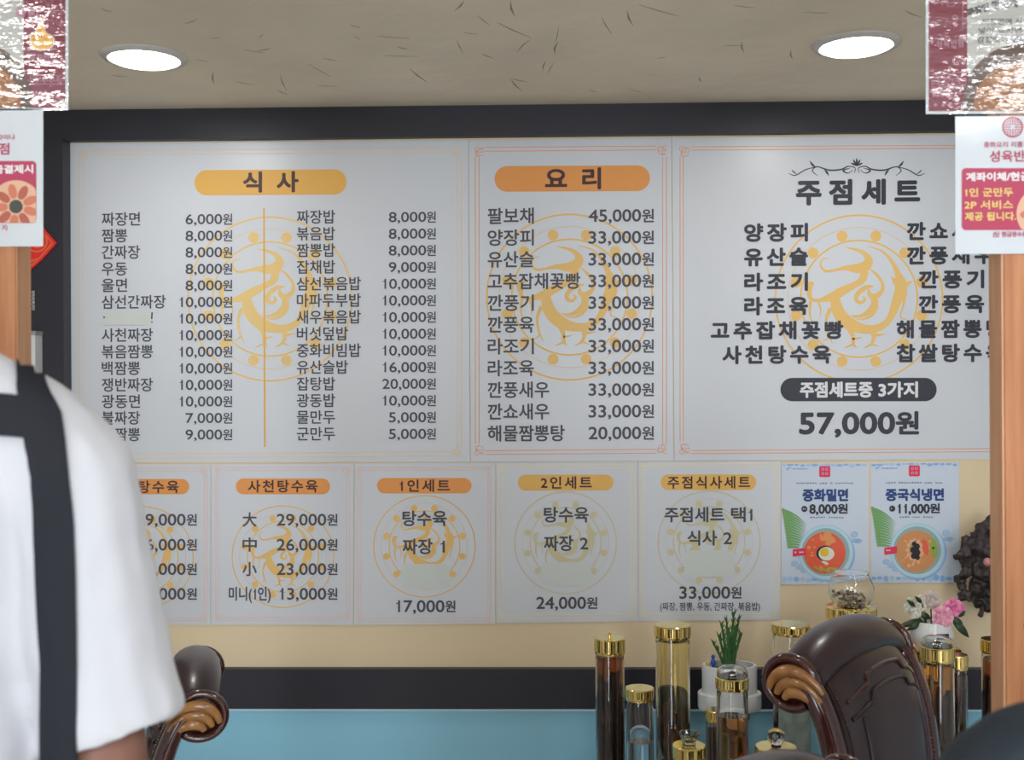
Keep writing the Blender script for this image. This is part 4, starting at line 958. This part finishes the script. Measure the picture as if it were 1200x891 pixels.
hitproxy(o, [('REMESH', dict(mode='VOXEL', voxel_size=.0045)), ('SMOOTH', dict(iterations=3, factor=.5))])
nz = bpy.data.textures.new('gnarl', 'CLOUDS'); nz.noise_scale = .022; nz.noise_depth = 4
hitproxy(o, [('DISPLACE', dict(texture=nz, strength=.030, mid_level=.5))])
tag(o, 'gnarled dark driftwood carving on the cream wall next to the wooden post', 'ornament')
b = MB(); p = at(1157, 659, YD - .075); b.ball((p.x, p.y, p.z), (.011, .012, .013), mat('pink_bead', (.6, .25, .25), rough=.4))
ob = b.build('carved_peach', origin=(p.x, p.y, p.z)); ob.parent = o; ob.location = Vector((p.x, p.y, p.z)) - c; lab(ob, 'small pink carved fruit')

# ================================================================ CHAIRS
def chair(label, loc, rz, scale=1.0, group=None):
    """local +X is the front, +Y across, Z up; origin on the floor under the back"""
    t = thing('scroll_back_chair', label, 'chair', loc, group, rz)
    W = .19
    prof = [(0, .40), (-.002, .50), (-.008, .60), (-.018, .70), (-.036, .775), (-.066, .84), (-.105, .872)]
    pc = catmull(prof, 6)
    def arch(u): return .040 * (1 - abs(u) ** 2.8)                      # crest rises in the middle
    for s in (-1, 1):
        b = MB(); path = [(x, s * (W + .012), z) for x, z in pc]
        b.tube(path, [.030 - .006 * abs(i / len(path) - .4) for i in range(len(path))], M_mahog, 14, flat=.75)
        b.build('side_rail', t)
        b = MB()
        for i in range(2, len(pc) - 2, 1):
            for h in (0, .5):
                x, z = pc[i][0] + (pc[i + 1][0] - pc[i][0]) * h, pc[i][1] + (pc[i + 1][1] - pc[i][1]) * h
                b.ball((x + .024, s * (W - .016), z), .0030, M_mahog, 6, 4)
        o = b.build('stud_trim', t); o['kind'] = 'stuff'
        # carved scroll end: rim plus fan of three rounded fingers
        b = MB(); cx, cz = -.108, .852
        b.tube([(cx + .052 * math.cos(a), s * (W + .022), cz + .048 * math.sin(a)) for a in [i * PI / 16 - .3 for i in range(30)]], .009, M_mahog, 10)
        b.ball((cx, s * (W + .004), cz), (.055, .020, .051), M_mahog, 20, 10)
        b.build('scroll_rim', t)
        for q in range(3):
            b = MB(); pts = []
            for i in range(9):
                u = i / 8; a = PI * (1.02 - .78 * u)
                rx, rz = .047 - .012 * q, .048 - .012 * q
                pts.append((cx + .006 + .004 * q + rx * math.cos(a) + u * .030, s * (W + .030), cz - .012 - .008 * q + rz * math.sin(a) - u * u * .030))
            b.tube(catmull(pts, 3), [.004 + .0085 * math.sin(PI * min(1, (i + 2) / 26)) for i in range(25)], M_carve, 10)
            b.build('carved_finger', t)
    # padded front panel
    b = MB(); n = len(pc)
    def pf(u, v):
        y = (u * 2 - 1); q = v * (n - 1) * .93; i = min(int(q), n - 2); f_ = q - i
        x, z = pc[i][0] + (pc[i + 1][0] - pc[i][0]) * f_, pc[i][1] + (pc[i + 1][1] - pc[i][1]) * f_
        edge = (1 - abs(y) ** 6) * (1 - (2 * v - 1) ** 8)
        return (x + .010 + .026 * edge, y * (W - .022), z + arch(y) * v)
    b.grid(pf, 22, 34, M_leather); b.build('back_cushion', t)
    b = MB()
    def pbk(u, v):
        y = (u * 2 - 1); q = v * (n - 1); i = min(int(q), n - 2); f_ = q - i
        x, z = pc[i][0] + (pc[i + 1][0] - pc[i][0]) * f_, pc[i][1] + (pc[i + 1][1] - pc[i][1]) * f_
        return (x - .022, y * W, z + arch(y) * v - .006)
    b.grid(pbk, 12, 24, M_leather); b.build('back_cover', t)
    # piping seams: two stepped ones under the roll, one down each side border
    for dv in (0, -.075):
        b = MB(); pts = []
        for (y, v) in ((-.90, .80), (-.62, .815), (-.50, .818), (-.42, .85), (-.12, .858), (.12, .858), (.42, .85), (.50, .818), (.62, .815), (.90, .80)):
            q_ = pf((y + 1) / 2, v + dv); pts.append((q_[0] + .002, q_[1], q_[2]))
        b.tube(catmull(pts, 4), .0042, M_mahog if dv == 0 else M_leather, 8); b.build('seam_piping', t)
    for y in (-.74, .74):
        b = MB(); pts = [pf((y + 1) / 2, .03 + .68 * i / 20) for i in range(21)]; b.tube([(p_[0] + .001, p_[1], p_[2]) for p_ in pts], .0045, M_leather, 8); b.build('seam_piping', t)
    # leather roll of the crest
    b = MB(); m_ = 26; vs = []
    for i in range(m_ + 1):
        y = 2 * i / m_ - 1; yy = y * (W + .004); r = .050 - .010 * y * y
        for q in range(22):
            a = 2 * PI * q / 22; vs.append((-.098 + r * 1.15 * math.cos(a), yy, .858 + arch(y) + r * .92 * math.sin(a)))
    fs = [(i * 22 + q, i * 22 + (q + 1) % 22, (i + 1) * 22 + (q + 1) % 22, (i + 1) * 22 + q) for i in range(m_) for q in range(22)] + [tuple(reversed(range(22))), tuple(m_ * 22 + q for q in range(22))]
    b.add(vs, fs, M_leather); b.build('crest_roll', t, angle=60)
    # seat and legs
    b = MB()
    def seatf(u, v):
        a = 2 * PI * u; p = 4; cx, sy = math.cos(a), math.sin(a); d = (abs(cx) ** p + abs(sy) ** p) ** (-1 / p)
        lv = [(.0, .475), (.5, .475), (.85, .468), (.97, .450), (1.0, .43), (.98, .40)]; q = v * (len(lv) - 1); i = min(int(q), len(lv) - 2); f_ = q - i
        r = lv[i][0] + (lv[i + 1][0] - lv[i][0]) * f_; z = lv[i][1] + (lv[i + 1][1] - lv[i][1]) * f_
        return (.255 + .235 * cx * d * r, .235 * sy * d * r, z)
    b.grid(seatf, 40, 15, M_leather); b.build('seat', t)
    b = MB(); b.box((.02, -.225, .345), (.485, .225, .398), M_mahog); b.build('seat_frame', t, smooth=False)
    for (x, y, rear) in ((.45, .20, 0), (.45, -.20, 0), (.02, .205, 1), (.02, -.205, 1)):
        b = MB()
        if rear: pts = [(x - .07, y, .002), (x - .03, y, .15), (x, y, .30), (x - .005, y, .40)]; rad = [.015, .018, .022, .024]
        else: pts = [(x + .02, y, .002), (x + .005, y, .04), (x + .0, y, .18), (x + .02, y, .30), (x, y, .36)]; rad = [.022, .014, .018, .028, .030]
        pts = catmull(pts, 4); rr = catmull([(r,) for r in rad], 4); b.tube(pts, [r[0] for r in rr], M_mahog, 12); b.build('leg', t)
    t.scale = (scale,) * 3
    return t
def chair_at(label, px, Y, facing, zscale=1.0, group=None):
    """px: column of the chair's near end of the back at depth Y; the chair faces 'facing'"""
    rz = math.atan2(facing[1], facing[0])
    c = at(px, 700, Y)
    return chair(label, (c.x, c.y, 0), rz, zscale, group)
# right chair: middle of the back
def mid_from_near(px, Y, facing, s):   # near end is the end closer to the eye
    rz = math.atan2(facing[1], facing[0]); wv = Vector((-math.sin(rz), math.cos(rz), 0))
    if wv.y < 0: wv = -wv
    c = at(px, 700, Y); return Vector((c.x, c.y, 0)) + wv * .19 * s, rz
p, rz = mid_from_near(996, 2.14, (.76, -.65), 1.0)
chair('oxblood leather scroll-back chair in front of the bottles, its padded back in full view', p, rz, 1.015)
p, rz = mid_from_near(172, 2.22, (-.96, -.29), .93)
chair('scroll-back leather chair half hidden behind the white sleeve', p, rz, .925)
p = at(832, 884, 1.76)
chair('scroll-back leather chair whose crest just shows below the low bottles', (p.x - .0, p.y, 0), math.radians(128), .942)

# ================================================================ PEOPLE
SKIN = mat('skin', (.24, .115, .085), rough=.55, sss=.05, var=.08, vscale=10)
HAIR = mat('hair_black', (.012, .010, .009), rough=.45, bump=.4, bscale=150, bdist=.002)
SHIRT = mat('white_cotton', (.54, .55, .60), rough=.85, sheen=.2, bump=.7, bscale=4, bstretch=(1, 1, .55), bdist=.03)
APRON = mat('navy_apron', (.006, .008, .015), rough=.8, bump=.2, bscale=300, bdist=.0006)
TROU = mat('black_trousers', (.02, .02, .024), rough=.8)
NAVY = mat('navy_jacket', (.010, .018, .028), rough=.7, bump=.2, bscale=9, bdist=.01)
SHOE = mat('black_shoe', (.015, .015, .015), rough=.4)
def loft(b, secs, m, n=28):
    """sections (cx, cy, cz, rx, ry)"""
    vs = []
    for (cx, cy, cz, rx, ry) in secs:
        for k in range(n):
            a = 2 * PI * k / n; vs.append((cx + rx * math.cos(a), cy + ry * math.sin(a), cz))
    L_ = len(secs); fs = [(i * n + k, i * n + (k + 1) % n, (i + 1) * n + (k + 1) % n, (i + 1) * n + k) for i in range(L_ - 1) for k in range(n)]
    fs += [tuple(reversed(range(n))), tuple((L_ - 1) * n + k for k in range(n))]
    b.add(vs, fs, m)
def limb(b, pts, rad, m, n=5): 
    pc = catmull([(*p, r) for p, r in zip(pts, rad)], n)
    b.tube([p[:3] for p in pc], [p[3] for p in pc], m, 14)
def hand(b, W0, d, side, m):
    """wrist W0, pointing d (unit); fingers curl"""
    d = Vector(d).normalized(); W0 = Vector(W0); s = d.cross(Vector((0, 0, 1))); s = s.normalized() if s.length > .1 else Vector((1, 0, 0)); u = s.cross(d).normalized()
    b.tube([W0 - d * .01, W0 + d * .03, W0 + d * .07, W0 + d * .09], [.024, .036, .040, .034], m, 12, flat=.45)
    for i, (o, l) in enumerate(((-.030, .062), (-.010, .074), (.010, .070), (.029, .054))):
        q = W0 + d * .085 + s * o; p1 = q + d * l * .45; p2 = p1 + d * l * .3 - u * l * .18; p3 = p2 + d * l * .12 - u * l * .25
        b.tube([q - d * .02, q, p1, p2, p3], [.0095, .0095, .0088, .008, .0065], m, 9)
    q = W0 + d * .02 + s * (-.028 * side); b.tube([q, q + d * .03 + s * (-.022 * side), q + d * .062 + s * (-.030 * side) - u * .01], [.014, .012, .009], m, 9)
def head(b, c, f, m):
    """c centre of head, f facing unit vector"""
    f = Vector(f).normalized(); s = Vector((-f.y, f.x, 0)); c = Vector(c)
    b.ball(c + Vector((0, 0, .02)), (.078, .092, .105), m, 20, 14); b.ball(c + f * .025 - Vector((0, 0, .055)), (.055, .058, .06), m, 16, 10)
    b.tube([c + f * .088 + Vector((0, 0, .012)), c + f * .108 - Vector((0, 0, .018)), c + f * .088 - Vector((0, 0, .028))], [.008, .014, .010], m, 8)
    for q in (-1, 1): b.ball(c + s * q * .080 - Vector((0, 0, .005)), (.012, .018, .030), m, 10, 8)
    b.tube([c + f * .075 + s * .022 - Vector((0, 0, .056)), c + f * .090 - Vector((0, 0, .056)), c + f * .075 - s * .022 - Vector((0, 0, .056))], [.005, .008, .005], m, 8)
def face(t, c, f):
    f = Vector(f).normalized(); s = Vector((-f.y, f.x, 0)); c = Vector(c)
    for q in (-1, 1):
        b = MB(); b.ball(c + f * .081 + s * q * .031 + Vector((0, 0, .012)), (.012, .012, .008), mat('eye_white', (.7, .7, .68), rough=.2), 12, 8); b.ball(c + f * .0905 + s * q * .031 + Vector((0, 0, .012)), .0052, M_black, 8, 6); child(b, 'eye', t)

# standing cook, seen from behind
cx, cy = -.660, 1.12
t = thing('person', 'standing person seen from behind in a white short-sleeved shirt and navy apron straps', 'person', (cx, cy, 0))
b = MB()
loft(b, [(cx, cy, .86, .165, .115), (cx, cy, .95, .17, .12), (cx, cy, 1.08, .148, .10), (cx, cy, 1.25, .165, .112), (cx, cy, 1.36, .165, .105), (cx, cy, 1.43, .12, .08), (cx, cy, 1.47, .065, .06), (cx, cy + .01, 1.56, .055, .058)], SKIN)
head(b, (cx, cy + .03, 1.66), (0, 1, 0), SKIN)
limb(b, [(cx + .165, cy, 1.375), (cx + .196, cy, 1.29), (cx + .212, cy, 1.18), (cx + .226, cy - .01, 1.065), (cx + .20, cy + .10, 1.02), (cx + .14, cy + .21, 1.01)], [.042, .046, .046, .046, .038, .027], SKIN)
hand(b, (cx + .135, cy + .215, 1.01), (-.5, .85, 0), 1, SKIN)
limb(b, [(cx - .165, cy, 1.375), (cx - .20, cy, 1.28), (cx - .226, cy, 1.08), (cx - .19, cy + .10, 1.03), (cx - .13, cy + .21, 1.02)], [.042, .046, .044, .036, .026], SKIN)
hand(b, (cx - .125, cy + .215, 1.02), (.5, .85, 0), -1, SKIN)
for s in (-1, 1): limb(b, [(cx + s * .085, cy, .90), (cx + s * .09, cy + .005, .70), (cx + s * .092, cy, .48), (cx + s * .09, cy - .01, .30), (cx + s * .088, cy - .01, .09)], [.085, .075, .052, .050, .036], SKIN)
body = child(b, 'body', t); hitproxy(body, [('REMESH', dict(mode='VOXEL', voxel_size=.008)), ('SMOOTH', dict(iterations=3, factor=.5))])
face(t, (cx, cy + .03, 1.66), (0, 1, 0))
b = MB(); b.ball((cx, cy + .015, 1.705), (.088, .095, .092), HAIR, 20, 12, .02); b.ball((cx, cy - .03, 1.655), (.074, .062, .075), HAIR, 16, 10, .02); child(b, 'hair', t)
b = MB()
loft(b, [(cx, cy, .84, .19, .135), (cx, cy, .95, .185, .135), (cx, cy, 1.08, .17, .12), (cx, cy, 1.22, .18, .128), (cx, cy, 1.33, .175, .122), (cx, cy, 1.40, .145, .10), (cx, cy, 1.445, .105, .082), (cx, cy, 1.485, .072, .07)], SHIRT)
for s in (1, -1):
    limb(b, [(cx + s * .07, cy, 1.452), (cx + s * .128, cy, 1.420), (cx + s * .172, cy, 1.382), (cx + s * .194, cy - .002, 1.345), (cx + s * .203, cy - .004, 1.28), (cx + s * .214, cy - .006, 1.20), (cx + s * .240, cy - .008, 1.105)],
         [.050, .052, .058, .064, .067, .070, .071], SHIRT)
shirt = child(b, 'shirt', t); hitproxy(shirt, [('REMESH', dict(mode='VOXEL', voxel_size=.006)), ('SMOOTH', dict(iterations=3, factor=.5))])
fold = bpy.data.textures.new('folds', 'CLOUDS'); fold.noise_scale = .11
hitproxy(shirt, [('DISPLACE', dict(texture=fold, strength=.020, mid_level=.5))])
# apron straps lie on the shirt: sample its back surface
bpy.context.view_layer.update()
dg = bpy.context.evaluated_depsgraph_get()
bv = BVHTree.FromPolygons([shirt.matrix_world @ v.co for v in shirt.data.vertices], [tuple(p.vertices) for p in shirt.data.polygons])
def onshirt(px, py, off=.005):
    d = ray(px, py); h = bv.ray_cast(EYE, d)
    if h[0] is None:
        h = bv.find_nearest(EYE + d * 1.05)
        return h[0] + h[1] * off, h[1]
    return h[0] + h[1] * off, h[1]
def strap(rows, nu=6, drop=0):
    """rows of (xl, yl, xr, yr) edges"""
    b = MB(); R = catmull(rows, 4); vs = []; vb = []
    for (xl, yl, xr, yr) in R:
        for i in range(nu + 1):
            q = i / nu; p, n_ = onshirt(xl + (xr - xl) * q, yl + (yr - yl) * q); vs.append(p); vb.append(p - n_ * .004)
    if drop:                              # the strap hangs straight down to the waist from here
        for i_ in range(1, 9):
            for i in range(nu + 1):
                p = vs[(len(R) - 1) * (nu + 1) + i] + Vector((.0, -.002, -drop * i_ / 8)); vs.append(p); vb.append(p + Vector((0, .004, 0)))
        R = R + [0] * 8
    N_ = len(R); fs = [(j * (nu + 1) + i, j * (nu + 1) + i + 1, (j + 1) * (nu + 1) + i + 1, (j + 1) * (nu + 1) + i) for j in range(N_ - 1) for i in range(nu)]
    o_ = len(vs); b.add(vs + vb, fs + [tuple(o_ + k for k in reversed(f)) for f in fs] + [(j * (nu + 1) + e, (j + 1) * (nu + 1) + e, o_ + (j + 1) * (nu + 1) + e, o_ + j * (nu + 1) + e) for j in range(N_ - 1) for e in (0, nu)], APRON)
    return b
b = strap([(14, 397, 27, 408), (18, 425, 44, 427), (20, 455, 55, 458), (24, 485, 71, 487), (30, 518, 77, 520), (38, 560, 82, 566), (42, 620, 87.5, 620), (46, 700, 90, 700), (50, 780, 91, 780)], drop=.42)
child(b, 'apron_strap', t)
b = strap([(30, 467, 32, 514), (0, 464, 0, 511), (-60, 460, -60, 507), (-120, 458, -120, 505), (-180, 458, -180, 505)]); child(b, 'apron_strap', t)
b = MB(); b.lathe([(.068, 1.468), (.074, 1.478), (.070, 1.502), (.064, 1.512), (.060, 1.500), (.058, 1.47)], SHIRT, 28, c=(cx, cy, 0), sy=.95); child(b, 'collar', t)
b = MB()
loft(b, [(cx, cy, .80, .175, .125), (cx, cy, .92, .180, .128)], TROU)
for s in (-1, 1): limb(b, [(cx + s * .085, cy, .88), (cx + s * .09, cy + .005, .70), (cx + s * .092, cy, .48), (cx + s * .09, cy - .01, .28), (cx + s * .088, cy - .01, .07)], [.098, .090, .072, .066, .062], TROU)
child(b, 'trousers', t)
for s in (-1, 1):
    b = MB(); b.tube([(cx + s * .09, cy - .07, .040), (cx + s * .09, cy - .03, .046), (cx + s * .092, cy + .05, .040), (cx + s * .095, cy + .14, .032), (cx + s * .095, cy + .18, .026)], [.030, .043, .045, .042, .024], SHOE, 14, flat=.85); child(b, 'shoe', t)

# seated guest at the lower right, dark jacket, on a stool
gx, gy, gz = .565, .95, .085
s_ = thing('stool', 'dark round stool under the seated guest in navy', 'stool', (gx, gy, 0))
b = MB(); b.lathe([(.16, .495), (.175, .505), (.175, .535), (.16, .5445), (.0001, .5445)], M_leather, 30); child_ = b.build('seat', s_)
for a in range(4):
    b = MB(); an = PI / 4 + a * PI / 2; b.tube([(.15 * math.cos(an), .15 * math.sin(an), .001), (.11 * math.cos(an), .11 * math.sin(an), .497)], .014, M_black, 10); b.build('leg', s_)
t = thing('person', 'seated guest in a navy jacket, only one shoulder showing beneath the wooden post', 'person', (gx, gy, 0))
b = MB()
loft(b, [(gx, gy, 0.48 + gz, .16, .12), (gx, gy, 0.6 + gz, .16, .115), (gx, gy, 0.75 + gz, .155, .11), (gx, gy, 0.92 + gz, .17, .11), (gx, gy, 1.02 + gz, .16, .10), (gx, gy, 1.08 + gz, .09, .07), (gx, gy, 1.13 + gz, .055, .055), (gx, gy + .01, 1.18 + gz, .052, .055)], SKIN)
head(b, (gx, gy + .03, 1.29 + gz), (0, 1, 0), SKIN)
for s in (-1, 1):
    limb(b, [(gx + s * .17, gy, 1.02 + gz), (gx + s * .21, gy + .01, 0.9 + gz), (gx + s * .215, gy + .04, 0.78 + gz), (gx + s * .17, gy + .17, 0.7 + gz), (gx + s * .11, gy + .28, 0.66 + gz)], [.045, .044, .040, .034, .026], SKIN)
    hand(b, (gx + s * .11, gy + .28, 0.66 + gz), (-s * .3, .8, -.25), s, SKIN)
    limb(b, [(gx + s * .085, gy, 0.54 + gz), (gx + s * .10, gy + .2, 0.55 + gz), (gx + s * .11, gy + .40, 0.52 + gz), (gx + s * .11, gy + .42, .35), (gx + s * .11, gy + .42, .08)], [.075, .072, .055, .050, .036], SKIN)
body = child(b, 'body', t); hitproxy(body, [('REMESH', dict(mode='VOXEL', voxel_size=.008)), ('SMOOTH', dict(iterations=3, factor=.5))])
face(t, (gx, gy + .03, 1.29 + gz), (0, 1, 0))
b = MB(); b.ball((gx, gy + .015, 1.335 + gz), (.086, .095, .09), HAIR, 20, 12, .02); b.ball((gx, gy - .03, 1.285 + gz), (.073, .062, .075), HAIR, 16, 10, .02); child(b, 'hair', t)
b = MB()
loft(b, [(gx, gy, 0.475 + gz, .185, .14), (gx, gy, 0.6 + gz, .18, .135), (gx, gy, 0.78 + gz, .175, .13), (gx, gy, 0.93 + gz, .185, .13), (gx, gy, 1.02 + gz, .175, .115), (gx, gy, 1.075 + gz, .12, .09), (gx, gy, 1.115 + gz, .07, .068)], NAVY)
for s in (-1, 1): limb(b, [(gx + s * .10, gy, 1.055 + gz), (gx + s * .17, gy, 1.025 + gz), (gx + s * .21, gy + .01, 0.92 + gz), (gx + s * .215, gy + .04, 0.79 + gz), (gx + s * .17, gy + .16, 0.71 + gz), (gx + s * .125, gy + .25, 0.672 + gz)], [.048, .060, .060, .056, .050, .042], NAVY)
j = child(b, 'jacket', t); hitproxy(j, [('REMESH', dict(mode='VOXEL', voxel_size=.007)), ('SMOOTH', dict(iterations=4, factor=.5))])
hitproxy(j, [('DISPLACE', dict(texture=fold, strength=.012, mid_level=.5))])
b = MB()
for s in (-1, 1): limb(b, [(gx + s * .085, gy + .02, 0.55 + gz), (gx + s * .10, gy + .2, 0.555 + gz), (gx + s * .11, gy + .41, 0.53 + gz), (gx + s * .11, gy + .43, .35), (gx + s * .11, gy + .43, .08)], [.088, .085, .070, .062, .055], TROU)
child(b, 'trousers', t)
for s in (-1, 1):
    b = MB(); b.tube([(gx + s * .11, gy + .36, .040), (gx + s * .11, gy + .40, .046), (gx + s * .112, gy + .48, .040), (gx + s * .115, gy + .57, .032), (gx + s * .115, gy + .61, .026)], [.030, .043, .045, .042, .024], SHOE, 14, flat=.85); child(b, 'shoe', t)

for o in bpy.data.objects:
    if o.parent is None and o.type == 'LIGHT': pass
